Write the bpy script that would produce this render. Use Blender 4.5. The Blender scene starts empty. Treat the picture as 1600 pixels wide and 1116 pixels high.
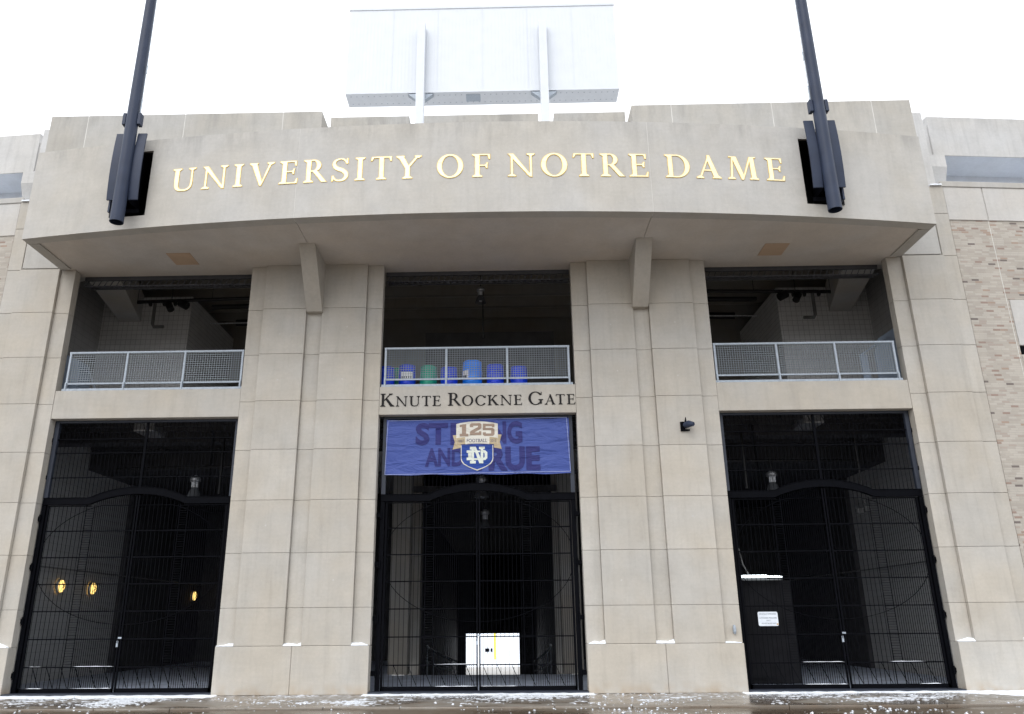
import bpy, bmesh, math, random
from math import sin, cos, pi, radians
from mathutils import Vector, Matrix, noise
random.seed(7)
scene = bpy.context.scene
COL = scene.collection

# ------------------------------------------------------------------ camera
W_PX = 1600.0
F_PX = 1235.0
PITCH, ROLL, YAW = 0.32159, -0.0074836, 0.0198195
CAM = Vector((0.654175, -19.182841, 1.570760))
def cam_axis(v):
    x, y, z = v
    c, s = cos(ROLL), sin(ROLL); x, z = c*x - s*z, s*x + c*z
    c, s = cos(PITCH), sin(PITCH); y, z = c*y - s*z, s*y + c*z
    c, s = cos(YAW), sin(YAW); x, y = c*x - s*y, s*x + c*y
    return Vector((x, y, z))
cd = bpy.data.cameras.new("camera")
cam = bpy.data.objects.new("camera", cd); COL.objects.link(cam)
R_, U_, F_ = cam_axis((1, 0, 0)), cam_axis((0, 0, 1)), cam_axis((0, 1, 0))
M_ = Matrix((R_, U_, -F_)).transposed().to_4x4(); M_.translation = CAM
cam.matrix_world = M_
cd.sensor_fit = 'HORIZONTAL'; cd.sensor_width = 36.0
cd.lens = 36.0*F_PX/W_PX
cd.shift_x = 37.9/W_PX
cd.clip_start = 0.05; cd.clip_end = 3000
scene.camera = cam

# ------------------------------------------------------------------ world, sun, exposure
SUN_EL, SUN_AZ = radians(48), radians(205)     # overcast, light from behind the camera
world = bpy.data.worlds.new("World"); scene.world = world; world.use_nodes = True
nt = world.node_tree; nt.nodes.clear()
sky = nt.nodes.new('ShaderNodeTexSky'); sky.sky_type = 'NISHITA'; sky.sun_disc = False
sky.sun_elevation = SUN_EL; sky.sun_rotation = SUN_AZ; sky.dust_density = 6; sky.air_density = 1.0
hs = nt.nodes.new('ShaderNodeHueSaturation'); hs.inputs['Saturation'].default_value = 0.25
mx = nt.nodes.new('ShaderNodeMix'); mx.data_type = 'RGBA'; mx.inputs['Factor'].default_value = 0.85
mx.inputs['B'].default_value = (8.6, 8.9, 9.3, 1)      # even cloud layer over the clear-sky gradient
bg = nt.nodes.new('ShaderNodeBackground'); bg.inputs['Strength'].default_value = 0.115
wo = nt.nodes.new('ShaderNodeOutputWorld')
nt.links.new(sky.outputs[0], hs.inputs['Color']); nt.links.new(hs.outputs[0], mx.inputs['A'])
nt.links.new(mx.outputs['Result'], bg.inputs['Color']); nt.links.new(bg.outputs[0], wo.inputs[0])
sd = bpy.data.lights.new("sun", 'SUN'); sd.energy = 0.5; sd.angle = radians(40); sd.color = (1, 0.97, 0.93)
sun = bpy.data.objects.new("sun", sd); COL.objects.link(sun)
sdir = Vector((sin(SUN_AZ)*cos(SUN_EL), cos(SUN_AZ)*cos(SUN_EL), sin(SUN_EL)))
sun.rotation_euler = sdir.to_track_quat('Z', 'Y').to_euler()
scene.view_settings.view_transform = 'Standard'; scene.view_settings.look = 'None'
scene.view_settings.exposure = 0.96; scene.view_settings.gamma = 1.0
scene.view_settings.use_curve_mapping = False

# ------------------------------------------------------------------ materials
def nodes(name):
    m = bpy.data.materials.new(name); m.use_nodes = True
    n = m.node_tree; b = n.nodes['Principled BSDF']
    return m, n, b
def mk(n, t, **kw):
    x = n.nodes.new(t)
    for k, v in kw.items(): setattr(x, k, v)
    return x
def plain(name, col, rough=0.6, metal=0.0, spec=0.5, var=0.0, vscale=3.0, bump=0.0, bscale=40.0, emis=None, estr=0):
    m, n, b = nodes(name)
    b.inputs['Base Color'].default_value = (*col, 1); b.inputs['Roughness'].default_value = rough
    b.inputs['Metallic'].default_value = metal; b.inputs['Specular IOR Level'].default_value = spec
    g = mk(n, 'ShaderNodeNewGeometry')
    if var:
        t = mk(n, 'ShaderNodeTexNoise'); t.inputs['Scale'].default_value = vscale; t.inputs['Detail'].default_value = 6
        r = mk(n, 'ShaderNodeMapRange'); r.inputs['From Min'].default_value = .3; r.inputs['From Max'].default_value = .7
        r.inputs['To Min'].default_value = 1-var; r.inputs['To Max'].default_value = 1+var
        mm = mk(n, 'ShaderNodeMix', data_type='RGBA', blend_type='MULTIPLY'); mm.inputs['Factor'].default_value = 1
        mm.inputs['A'].default_value = (*col, 1)
        n.links.new(g.outputs['Position'], t.inputs['Vector']); n.links.new(t.outputs['Fac'], r.inputs['Value'])
        n.links.new(r.outputs[0], mm.inputs['B']); n.links.new(mm.outputs['Result'], b.inputs['Base Color'])
    if bump:
        t = mk(n, 'ShaderNodeTexNoise'); t.inputs['Scale'].default_value = bscale; t.inputs['Detail'].default_value = 4
        bp = mk(n, 'ShaderNodeBump'); bp.inputs['Strength'].default_value = bump; bp.inputs['Distance'].default_value = .01
        n.links.new(g.outputs['Position'], t.inputs['Vector']); n.links.new(t.outputs['Fac'], bp.inputs['Height'])
        n.links.new(bp.outputs[0], b.inputs['Normal'])
    if emis:
        b.inputs['Emission Color'].default_value = (*emis, 1); b.inputs['Emission Strength'].default_value = estr
    return m

def concrete(name, col, warm=(1.0, 0.93, 0.84), top=None, topband=0.6, stain=0.35, rough=0.85, foot=False):
    """precast concrete: blotches, vertical weather streaks, optional dirt band below a top edge"""
    m, n, b = nodes(name); L = n.links.new
    b.inputs['Roughness'].default_value = rough; b.inputs['Specular IOR Level'].default_value = .25
    g = mk(n, 'ShaderNodeNewGeometry')
    def nz(scale, detail=5, vec=None, rough_=.55):
        t = mk(n, 'ShaderNodeTexNoise'); t.inputs['Scale'].default_value = scale
        t.inputs['Detail'].default_value = detail; t.inputs['Roughness'].default_value = rough_
        L(vec or g.outputs['Position'], t.inputs['Vector']); return t.outputs['Fac']
    def rng(v, a, b_, c, d):
        r = mk(n, 'ShaderNodeMapRange'); r.inputs['From Min'].default_value = a; r.inputs['From Max'].default_value = b_
        r.inputs['To Min'].default_value = c; r.inputs['To Max'].default_value = d; L(v, r.inputs['Value']); return r.outputs[0]
    def mul(a, b_, f=1.0):
        q = mk(n, 'ShaderNodeMix', data_type='RGBA', blend_type='MULTIPLY'); q.inputs['Factor'].default_value = f
        L(a, q.inputs['A']); L(b_, q.inputs['B']); return q.outputs['Result']
    def mixc(f, a, b_):
        q = mk(n, 'ShaderNodeMix', data_type='RGBA'); L(f, q.inputs['Factor']); 
        if isinstance(a, tuple): q.inputs['A'].default_value = (*a, 1)
        else: L(a, q.inputs['A'])
        if isinstance(b_, tuple): q.inputs['B'].default_value = (*b_, 1)
        else: L(b_, q.inputs['B'])
        return q.outputs['Result']
    wcol = tuple(c*w for c, w in zip(col, warm))
    c = mixc(rng(nz(.55, 6), .38, .62, 0, 1), col, wcol)
    c = mul(c, rng(nz(1.7, 8), .3, .7, .93, 1.05))
    c = mul(c, rng(nz(14, 6), .3, .7, .965, 1.03))
    c = mul(c, rng(nz(90, 2), .3, .7, .96, 1.03))
    mp = mk(n, 'ShaderNodeMapping'); mp.inputs['Scale'].default_value = (5.0, 5.0, .45); L(g.outputs['Position'], mp.inputs['Vector'])
    st = nz(1.3, 6, mp.outputs[0], .6)
    c = mul(c, rng(st, .5, .75, 1, 1-.20*stain))
    mp2 = mk(n, 'ShaderNodeMapping'); mp2.inputs['Scale'].default_value = (1.1, 1.1, 9.0); L(g.outputs['Position'], mp2.inputs['Vector'])
    c = mul(c, rng(nz(1.5, 4, mp2.outputs[0], .6), .45, .75, 1.0, .965))
    sx = mk(n, 'ShaderNodeSeparateXYZ'); L(g.outputs['Position'], sx.inputs[0])
    if top is not None:
        band = rng(sx.outputs['Z'], top-topband, top, 0, 1)
        mp3 = mk(n, 'ShaderNodeMapping'); mp3.inputs['Scale'].default_value = (1.2, 1.2, .25); L(g.outputs['Position'], mp3.inputs['Vector'])
        k = rng(nz(1.6, 7, mp3.outputs[0], .7), .48, .66, 0, 1)
        q = mk(n, 'ShaderNodeMath', operation='MULTIPLY'); L(band, q.inputs[0]); L(k, q.inputs[1])
        q2 = mk(n, 'ShaderNodeMath', operation='MULTIPLY'); L(q.outputs[0], q2.inputs[0]); q2.inputs[1].default_value = .5
        c = mixc(q2.outputs[0], c, tuple(x*.52 for x in col))
    if foot:
        fb = rng(sx.outputs['Z'], 0.0, .28, 1, 0); k = rng(nz(3.5, 5), .4, .62, 0, .6)
        q = mk(n, 'ShaderNodeMath', operation='MULTIPLY'); L(fb, q.inputs[0]); L(k, q.inputs[1])
        c = mixc(q.outputs[0], c, (col[0]*.78, col[1]*.62, col[2]*.45))
    at = mk(n, 'ShaderNodeAttribute', attribute_name='tint')
    c = mul(c, rng(at.outputs['Fac'], 0, 1, .945, 1.035))
    L(c, b.inputs['Base Color'])
    bp = mk(n, 'ShaderNodeBump'); bp.inputs['Strength'].default_value = .25; bp.inputs['Distance'].default_value = .008
    L(nz(35, 6), bp.inputs['Height']); L(bp.outputs[0], b.inputs['Normal'])
    return m

CC = (0.47, 0.44, 0.40)
M = {}
M['precast'] = concrete('precast_concrete', (0.455, 0.435, 0.402), warm=(1, .96, .90), foot=True, stain=.5)
M['fascia'] = concrete('fascia_concrete', (0.455, 0.444, 0.425), warm=(1, .975, .93), top=13.06, topband=.75)
M['upper'] = concrete('upper_block_concrete', (0.44, 0.432, 0.415), warm=(1, .97, .92), top=15.47, topband=1.1, stain=.5)
M['soffit'] = concrete('soffit_concrete', (0.56, 0.53, 0.50), warm=(1, .96, .91), stain=0)
M['wingcap'] = concrete('wing_concrete', (0.50, 0.49, 0.475), warm=(1, .97, .93), top=12.9, topband=.22)
M['deck'] = concrete('upper_deck_concrete', (0.52, 0.518, 0.515), warm=(1, .98, .95), top=16.5, topband=.5, stain=.7)
M['deckunder'] = concrete('deck_soffit_concrete', (0.58, 0.61, 0.66), warm=(1, .99, .97), stain=.2)
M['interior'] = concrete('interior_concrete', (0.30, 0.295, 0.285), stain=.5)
M['intdark'] = plain('dark_hall_paint_and_shade', (0.05, 0.05, 0.055), .8, var=.3)
M['mortar'] = plain('joint_sealant', (0.42, 0.40, 0.365), .9, var=.15)
M['fjoint'] = plain('pale_sealant', (0.60, 0.59, 0.56), .8, var=.1)
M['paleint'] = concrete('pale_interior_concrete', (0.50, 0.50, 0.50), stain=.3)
M['booth'] = plain('dark_booth_paint', (0.011, 0.011, 0.013), .6, spec=.1, var=.3)
M['screen'] = plain('dark_grey_partition', (0.10, 0.10, 0.105), .8, var=.2)
M['iron'] = plain('black_iron_paint', (0.0025, 0.0028, 0.0045), .6, spec=.045, var=.25, vscale=9)
M['ironframe'] = plain('slate_and_skylit_iron', (0.028, 0.034, 0.050), .5, spec=.35, var=.12, vscale=4, bump=.1)  # on the upper gate frame, lighter blue tone stands for skylight on iron
M['navy'] = plain('navy_steel_paint', (0.026, 0.036, 0.066), .45, spec=.25, var=.13, vscale=2.2, bump=.12, bscale=30)
M['galv'] = plain('galvanised_steel', (0.33, 0.375, 0.43), .5, .15, var=.14, vscale=14)
M['galvwire'] = plain('galvanised_wire', (0.25, 0.28, 0.31), .6, 0)
M['blacksteel'] = plain('black_pipe_paint', (0.010, 0.010, 0.011), .5)
M['bluesteel'] = plain('dark_truss_paint', (0.055, 0.058, 0.068), .6, var=.2)
M['void'] = plain('void_shade_black', (0.004, 0.004, 0.005), .6)  # black standing in for the shade inside slots and hollow poles
M['pipegrey'] = plain('grey_pipe', (0.16, 0.16, 0.16), .5, var=.2)
M['alu'] = plain('cast_aluminium', (0.45, 0.46, 0.48), .35, .6, var=.3, vscale=20)
M['shade'] = plain('smoked_acrylic_shade', (0.10, 0.105, 0.115), .2)
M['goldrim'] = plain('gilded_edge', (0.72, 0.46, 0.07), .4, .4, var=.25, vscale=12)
M['gold'] = plain('gilded_face_with_sheen', (0.93, 0.84, 0.53), .38, .15, var=.12, vscale=7)  # pale cream puts the reflection on the gilding into the colour
M['bronze'] = plain('dark_bronze_letters', (0.014, 0.013, 0.014), .5, spec=.12)
M['white'] = plain('white_sheet_metal', (0.625, 0.655, 0.70), .6, var=.025, vscale=1.2)
M['whitedark'] = plain('white_post_paint', (0.625, 0.655, 0.70), .6, var=.03)
M['hatch'] = plain('tan_hatch_paint', (0.50, 0.36, 0.25), .7, var=.05)
M['blue'] = plain('blue_plastic', (0.006, 0.055, 0.72), .35, var=.2, vscale=5)
M['bluebright'] = plain('bright_blue_plastic', (0.01, 0.24, 0.95), .35, var=.15, vscale=5)
M['green'] = plain('green_plastic', (0.004, 0.34, 0.22), .4, var=.2, vscale=5)
M['paper'] = plain('white_paper', (0.8, 0.8, 0.82), .7, var=.03)
M['print'] = plain('dark_print', (0.06, 0.065, 0.08), .7)
M['signprint'] = plain('grey_sign_print', (0.13, 0.15, 0.18), .7)
M['signface'] = plain('sign_face', (0.62, 0.66, 0.72), .5, var=.06, vscale=12)
M['rust'] = plain('rust_stain', (0.45, 0.27, 0.12), .8, var=.2, vscale=30)
M['panelblue'] = plain('pale_blue_panel', (0.34, 0.41, 0.52), .5, var=.08)
M['lamp'] = plain('amber_lamp_glass', (0.8, 0.5, 0.1), .4, emis=(1.0, 0.66, 0.20), estr=.95)
M['tube'] = plain('cool_tube_light', (0.9, 0.95, 1), .4, emis=(0.85, 0.95, 1.0), estr=1.6)
M['yellow'] = plain('yellow_post_paint', (0.75, 0.62, 0.03), .5)
def snow_mat():
    m, n, b = nodes('snow'); b.inputs['Base Color'].default_value = (.82, .86, .92, 1)
    b.inputs['Roughness'].default_value = .75; b.inputs['Subsurface Weight'].default_value = 0.0
    g = mk(n, 'ShaderNodeNewGeometry'); t = mk(n, 'ShaderNodeTexNoise'); t.inputs['Scale'].default_value = 45; t.inputs['Detail'].default_value = 5
    bp = mk(n, 'ShaderNodeBump'); bp.inputs['Strength'].default_value = .6; bp.inputs['Distance'].default_value = .02
    n.links.new(g.outputs['Position'], t.inputs['Vector']); n.links.new(t.outputs['Fac'], bp.inputs['Height']); n.links.new(bp.outputs[0], b.inputs['Normal'])
    return m
M['snow'] = snow_mat()
M['slush'] = plain('grainy_slush', (.62, .65, .70), .6, var=.25, vscale=25)

def grid_mat(name, base, line, w, h, lw, along='X'):
    """square block wall: joints every w x h metres"""
    m, n, b = nodes(name); L = n.links.new; b.inputs['Roughness'].default_value = .55
    g = mk(n, 'ShaderNodeNewGeometry'); s = mk(n, 'ShaderNodeSeparateXYZ'); L(g.outputs['Position'], s.inputs[0])
    def lines(o, p):
        d = mk(n, 'ShaderNodeMath', operation='DIVIDE'); L(o, d.inputs[0]); d.inputs[1].default_value = p
        f = mk(n, 'ShaderNodeMath', operation='FRACT'); L(d.outputs[0], f.inputs[0])
        c = mk(n, 'ShaderNodeMath', operation='LESS_THAN'); L(f.outputs[0], c.inputs[0]); c.inputs[1].default_value = lw/p; return c.outputs[0]
    mxx = mk(n, 'ShaderNodeMath', operation='MAXIMUM'); L(lines(s.outputs[along], w), mxx.inputs[0]); L(lines(s.outputs['Z'], h), mxx.inputs[1])
    t = mk(n, 'ShaderNodeTexNoise'); t.inputs['Scale'].default_value = 2.5; t.inputs['Detail'].default_value = 6; L(g.outputs['Position'], t.inputs['Vector'])
    r = mk(n, 'ShaderNodeMapRange'); r.inputs['To Min'].default_value = .8; r.inputs['To Max'].default_value = 1.15; L(t.outputs['Fac'], r.inputs['Value'])
    q = mk(n, 'ShaderNodeMix', data_type='RGBA'); q.inputs['A'].default_value = (*base, 1); q.inputs['B'].default_value = (*line, 1); L(mxx.outputs[0], q.inputs['Factor'])
    q2 = mk(n, 'ShaderNodeMix', data_type='RGBA', blend_type='MULTIPLY'); q2.inputs['Factor'].default_value = 1
    L(q.outputs['Result'], q2.inputs['A']); L(r.outputs[0], q2.inputs['B']); L(q2.outputs['Result'], b.inputs['Base Color'])
    return m
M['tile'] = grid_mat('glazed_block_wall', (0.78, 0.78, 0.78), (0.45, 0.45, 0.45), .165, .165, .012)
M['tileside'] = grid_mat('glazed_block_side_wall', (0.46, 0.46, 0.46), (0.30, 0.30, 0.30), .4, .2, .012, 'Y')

def brick_mat():
    m, n, b = nodes('roman_brick'); L = n.links.new; b.inputs['Roughness'].default_value = .85
    tc = mk(n, 'ShaderNodeTexCoord'); s = mk(n, 'ShaderNodeSeparateXYZ'); L(tc.outputs['Object'], s.inputs[0])
    def math(op, a, b_=None, c=None):
        x = mk(n, 'ShaderNodeMath', operation=op)
        for i, v in enumerate((a, b_, c)):
            if v is None: continue
            if isinstance(v, (int, float)): x.inputs[i].default_value = v
            else: L(v, x.inputs[i])
        return x.outputs[0]
    bw, bh = .20, .058
    row = math('FLOOR', math('DIVIDE', s.outputs['Z'], bh))
    wn0 = mk(n, 'ShaderNodeTexWhiteNoise', noise_dimensions='1D'); L(row, wn0.inputs['W'])
    u = math('ADD', math('DIVIDE', s.outputs['X'], bw), math('MULTIPLY', wn0.outputs['Value'], 1.0))
    col = math('FLOOR', u)
    cv = mk(n, 'ShaderNodeCombineXYZ'); L(col, cv.inputs[0]); L(row, cv.inputs[1])
    wn = mk(n, 'ShaderNodeTexWhiteNoise', noise_dimensions='3D'); L(cv.outputs[0], wn.inputs['Vector'])
    cr = mk(n, 'ShaderNodeValToRGB'); cr.color_ramp.interpolation = 'CONSTANT'
    e = cr.color_ramp.elements
    stops = [(0, (.385, .35, .305)), (.25, (.42, .385, .34)), (.5, (.36, .325, .285)), (.70, (.43, .395, .35)),
             (.84, (.35, .30, .26)), (.90, (.28, .205, .17)), (.95, (.33, .25, .20)), (.98, (.15, .125, .115))]
    e[0].position = 0; e[0].color = (*stops[0][1], 1); e[1].position = stops[1][0]; e[1].color = (*stops[1][1], 1)
    for p, c in stops[2:]:
        x = e.new(p); x.color = (*c, 1)
    L(wn.outputs['Value'], cr.inputs['Fac'])
    fu = math('FRACT', u); fv = math('FRACT', math('DIVIDE', s.outputs['Z'], bh))
    mort = math('MAXIMUM', math('LESS_THAN', fu, .04), math('LESS_THAN', fv, .15))
    q = mk(n, 'ShaderNodeMix', data_type='RGBA'); L(mort, q.inputs['Factor']); L(cr.outputs['Color'], q.inputs['A']); q.inputs['B'].default_value = (.36, .335, .30, 1)
    t = mk(n, 'ShaderNodeTexNoise'); t.inputs['Scale'].default_value = 1.6; t.inputs['Detail'].default_value = 7; L(tc.outputs['Object'], t.inputs['Vector'])
    r = mk(n, 'ShaderNodeMapRange'); r.inputs['To Min'].default_value = .85; r.inputs['To Max'].default_value = 1.15; L(t.outputs['Fac'], r.inputs['Value'])
    q2 = mk(n, 'ShaderNodeMix', data_type='RGBA', blend_type='MULTIPLY'); q2.inputs['Factor'].default_value = 1
    L(q.outputs['Result'], q2.inputs['A']); L(r.outputs[0], q2.inputs['B']); L(q2.outputs['Result'], b.inputs['Base Color'])
    bp = mk(n, 'ShaderNodeBump'); bp.invert = True; bp.inputs['Strength'].default_value = .5; bp.inputs['Distance'].default_value = .006
    L(mort, bp.inputs['Height']); L(bp.outputs[0], b.inputs['Normal'])
    return m
M['brick'] = brick_mat()

def ground_mat(name, dry, wet, snowy=True):
    m, n, b = nodes(name); L = n.links.new
    g = mk(n, 'ShaderNodeNewGeometry'); s = mk(n, 'ShaderNodeSeparateXYZ'); L(g.outputs['Position'], s.inputs[0])
    def nz(scale, detail=6, sc=(1, 1, 1)):
        mp = mk(n, 'ShaderNodeMapping'); mp.inputs['Scale'].default_value = sc; L(g.outputs['Position'], mp.inputs['Vector'])
        t = mk(n, 'ShaderNodeTexNoise'); t.inputs['Scale'].default_value = scale; t.inputs['Detail'].default_value = detail
        L(mp.outputs[0], t.inputs['Vector']); return t.outputs['Fac']
    def rng(v, a, b_, c, d):
        r = mk(n, 'ShaderNodeMapRange'); r.inputs['From Min'].default_value = a; r.inputs['From Max'].default_value = b_
        r.inputs['To Min'].default_value = c; r.inputs['To Max'].default_value = d; L(v, r.inputs['Value']); return r.outputs[0]
    def mix(f, a, b_):
        q = mk(n, 'ShaderNodeMix', data_type='RGBA'); L(f, q.inputs['Factor'])
        for k, v in (('A', a), ('B', b_)):
            if isinstance(v, tuple): q.inputs[k].default_value = (*v, 1)
            else: L(v, q.inputs[k])
        return q.outputs['Result']
    wetf = rng(nz(.45, 5, (1, 1.4, 1)), .42, .58, 0, 1)
    c = mix(wetf, dry, wet)
    c = mix(rng(nz(30, 3), .3, .75, 0, .45), c, tuple(x*.45 for x in dry))
    c = mix(rng(nz(3, 6), .4, .7, 0, .4), c, (wet[0]*1.1, wet[1]*.85, wet[2]*.6))
    if snowy:
        near = rng(s.outputs['Y'], -1.9, -.15, 0, 1)
        mm = mk(n, 'ShaderNodeMath', operation='MULTIPLY'); L(near, mm.inputs[0]); L(rng(nz(7, 8, (1, 1.6, 1)), .50, .60, 0, .85), mm.inputs[1])
        c = mix(mm.outputs[0], c, (.70, .73, .78))
    L(c, b.inputs['Base Color'])
    L(rng(wetf, 0, 1, .5, .07), b.inputs['Roughness'])
    bp = mk(n, 'ShaderNodeBump'); bp.inputs['Strength'].default_value = .25; bp.inputs['Distance'].default_value = .006
    L(nz(70, 4), bp.inputs['Height']); L(bp.outputs[0], b.inputs['Normal'])
    return m
M['pave'] = ground_mat('wet_pavement', (0.25, 0.228, 0.20), (0.135, 0.108, 0.082))
M['road'] = ground_mat('wet_brown_slabs', (0.15, 0.125, 0.095), (0.085, 0.062, 0.042), False)
M['hall'] = plain('frosted_hall_floor', (0.42, 0.47, 0.58), .45, var=.22, vscale=2)
M['ramp'] = plain('ramp_concrete', (0.10, 0.10, 0.10), .7, var=.2)

def banner_mat():
    m, n, b = nodes('printed_banner_vinyl'); L = n.links.new
    b.inputs['Roughness'].default_value = .5; b.inputs['Specular IOR Level'].default_value = .22
    return add_wrinkle(m, n, b, (0.052, 0.082, 0.29))
def add_wrinkle(m, n, b, col):
    L = n.links.new
    b.inputs['Base Color'].default_value = (*col, 1)
    g = mk(n, 'ShaderNodeNewGeometry')
    mp = mk(n, 'ShaderNodeMapping'); mp.inputs['Scale'].default_value = (.8, 1, 2.6); mp.inputs['Rotation'].default_value = (0, .35, 0); L(g.outputs['Position'], mp.inputs['Vector'])
    t = mk(n, 'ShaderNodeTexNoise'); t.inputs['Scale'].default_value = 2.0; t.inputs['Detail'].default_value = 4; t.inputs['Distortion'].default_value = .6; L(mp.outputs[0], t.inputs['Vector'])
    bp = mk(n, 'ShaderNodeBump'); bp.inputs['Strength'].default_value = .85; bp.inputs['Distance'].default_value = .09
    L(t.outputs['Fac'], bp.inputs['Height']); L(bp.outputs[0], b.inputs['Normal'])
    return m
M['banner'] = banner_mat()
def printed(name, col, rough=.5):
    m, n, b = nodes(name); b.inputs['Roughness'].default_value = rough; b.inputs['Specular IOR Level'].default_value = .12
    return add_wrinkle(m, n, b, col)
M['bfaint'] = printed('faint_purple_print', (0.034, 0.036, 0.150))
M['bshield'] = printed('shield_blue_print', (0.028, 0.065, 0.28))
M['bcream'] = printed('cream_print', (0.62, 0.60, 0.54))
M['btan'] = printed('tan_print', (0.44, 0.36, 0.24))
M['bnum'] = printed('bronze_number_print', (0.30, 0.225, 0.175))
M['bink'] = printed('ink_print', (0.10, 0.10, 0.15))
M['bnd'] = printed('monogram_print', (0.62, 0.66, 0.60))
M['bhem'] = printed('hem_stitch_print', (0.28, 0.32, 0.55))

# ------------------------------------------------------------------ mesh builder
class MB:
    def __init__(s): s.v = []; s.f = []; s.t = []; s.smooth = []; s.calls = []
    def poly(s, verts, faces, tint=None, smooth=False, mat=None):
        o = len(s.v); fo_ = len(s.f); tint = random.random() if tint is None else tint
        s.v += [tuple(mat @ Vector(v)) if mat else tuple(v) for v in verts]
        for f in faces: s.f.append(tuple(i+o for i in f)); s.t.append(tint); s.smooth.append(smooth)
        s.calls.append((o, len(s.v), fo_, len(s.f)))
    def box(s, x0, x1, y0, y1, z0, z1, tint=None, bev=0, mat=None):
        x0, x1 = min(x0, x1), max(x0, x1)
        if bev:
            bm = bmesh.new()
            vs = [bm.verts.new((x, y, z)) for x in (x0, x1) for y in (y0, y1) for z in (z0, z1)]
            for f in ((0,1,3,2),(4,6,7,5),(0,4,5,1),(2,3,7,6),(0,2,6,4),(1,5,7,3)): bm.faces.new([vs[i] for i in f])
            bmesh.ops.bevel(bm, geom=bm.edges[:], offset=bev, segments=2, affect='EDGES', profile=.5)
            bm.verts.index_update()
            s.poly([v.co[:] for v in bm.verts], [[v.index for v in f.verts] for f in bm.faces], tint, False, mat); bm.free(); return
        s.poly([(x, y, z) for x in (x0, x1) for y in (y0, y1) for z in (z0, z1)],
               [(0,1,3,2),(4,6,7,5),(0,4,5,1),(2,3,7,6),(0,2,6,4),(1,5,7,3)], tint, False, mat)
    def prism(s, pts, axis, a, b, tint=None, mat=None):
        """extrude 2-D polygon pts along axis ('x','y','z') from a to b"""
        def P(p, t): return {'x': (t, p[0], p[1]), 'y': (p[0], t, p[1]), 'z': (p[0], p[1], t)}[axis]
        k = len(pts); vs = [P(p, a) for p in pts] + [P(p, b) for p in pts]
        fs = [tuple(range(k)), tuple(range(2*k-1, k-1, -1))] + [(i, i+k, (i+1) % k + k, (i+1) % k) for i in range(k)]
        s.poly(vs, fs, tint, False, mat)
    def tube(s, pts, r, seg=8, cap=True, smooth=True):
        pts = [Vector(p) for p in pts]; n = len(pts); rs = r if isinstance(r, (list, tuple)) else [r]*n
        vs = []; up0 = None
        for i, p in enumerate(pts):
            d = ((pts[min(i+1, n-1)] - pts[max(i-1, 0)])).normalized()
            up = Vector((0, 0, 1)) if abs(d.z) < .9 else Vector((0, 1, 0))
            if up0 is not None: up = up0
            a = d.cross(up).normalized(); b = a.cross(d).normalized(); up0 = b
            for k in range(seg):
                t = 2*pi*k/seg; vs.append(p + (a*cos(t) + b*sin(t))*rs[i])
        fs = [(i*seg+k, i*seg+(k+1) % seg, (i+1)*seg+(k+1) % seg, (i+1)*seg+k) for i in range(n-1) for k in range(seg)]
        s.poly(vs, fs, None, smooth)
        if cap: s.poly(vs, [tuple(range(seg-1, -1, -1)), tuple(range((n-1)*seg, n*seg))], None, False)
    def bar(s, p, q, w, d=None):
        """flat bar in the xz plane at given y centre"""
        p, q = Vector(p), Vector(q); d = d or w
        t = (q-p).normalized(); nrm = Vector((0, 1, 0)); a = t.cross(nrm).normalized()*w/2; b = nrm*d/2
        vs = [p-a-b, p+a-b, p+a+b, p-a+b, q-a-b, q+a-b, q+a+b, q-a+b]
        s.poly(vs, [(0,1,2,3),(7,6,5,4),(0,4,5,1),(1,5,6,2),(2,6,7,3),(3,7,4,0)], None)
    def lathe(s, prof, cx, cy, z0=0, seg=24, smooth=True):
        vs = [(cx+r*cos(2*pi*k/seg), cy+r*sin(2*pi*k/seg), z0+z) for r, z in prof for k in range(seg)]
        fs = [(i*seg+k, i*seg+(k+1) % seg, (i+1)*seg+(k+1) % seg, (i+1)*seg+k) for i in range(len(prof)-1) for k in range(seg)]
        s.poly(vs, fs, .5, smooth)
    def build_each(s, name, m, parent=None):
        """one object per separate shape"""
        out = []
        for a, b, fa, fb in s.calls:
            q = MB(); q.v = s.v[a:b]; q.f = [tuple(i-a for i in f) for f in s.f[fa:fb]]; q.t = s.t[fa:fb]; q.smooth = s.smooth[fa:fb]
            out.append(q.build(name, m, parent))
        return out
    def build(s, name, m, parent=None, label=None):
        me = bpy.data.meshes.new(name); me.from_pydata(s.v, [], s.f)
        at = me.attributes.new('tint', 'FLOAT', 'FACE'); at.data.foreach_set('value', s.t)
        me.polygons.foreach_set('use_smooth', s.smooth)
        me.materials.append(M[m] if isinstance(m, str) else m); me.update()
        bm = bmesh.new(); bm.from_mesh(me); bmesh.ops.recalc_face_normals(bm, faces=bm.faces[:]); bm.to_mesh(me); bm.free()
        o = bpy.data.objects.new(name, me); COL.objects.link(o)
        if parent: adopt(o, parent)
        if label: o['label'] = label
        return o
def adopt(o, p):
    o.parent = p; o.matrix_parent_inverse = base_inv(p)
def base_inv(p):
    bpy.context.view_layer.update(); return p.matrix_world.inverted()
def tag(o, label, cat, group=None):
    o['label'] = label; o['category'] = cat
    if group: o['group'] = group
    return o
def kind(o, k): o['kind'] = k; return o
def thing(name, loc, label, cat, group=None):
    o = bpy.data.objects.new(name, None); COL.objects.link(o); o.location = loc; o.empty_display_size = .2
    return tag(o, label, cat, group)

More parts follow.
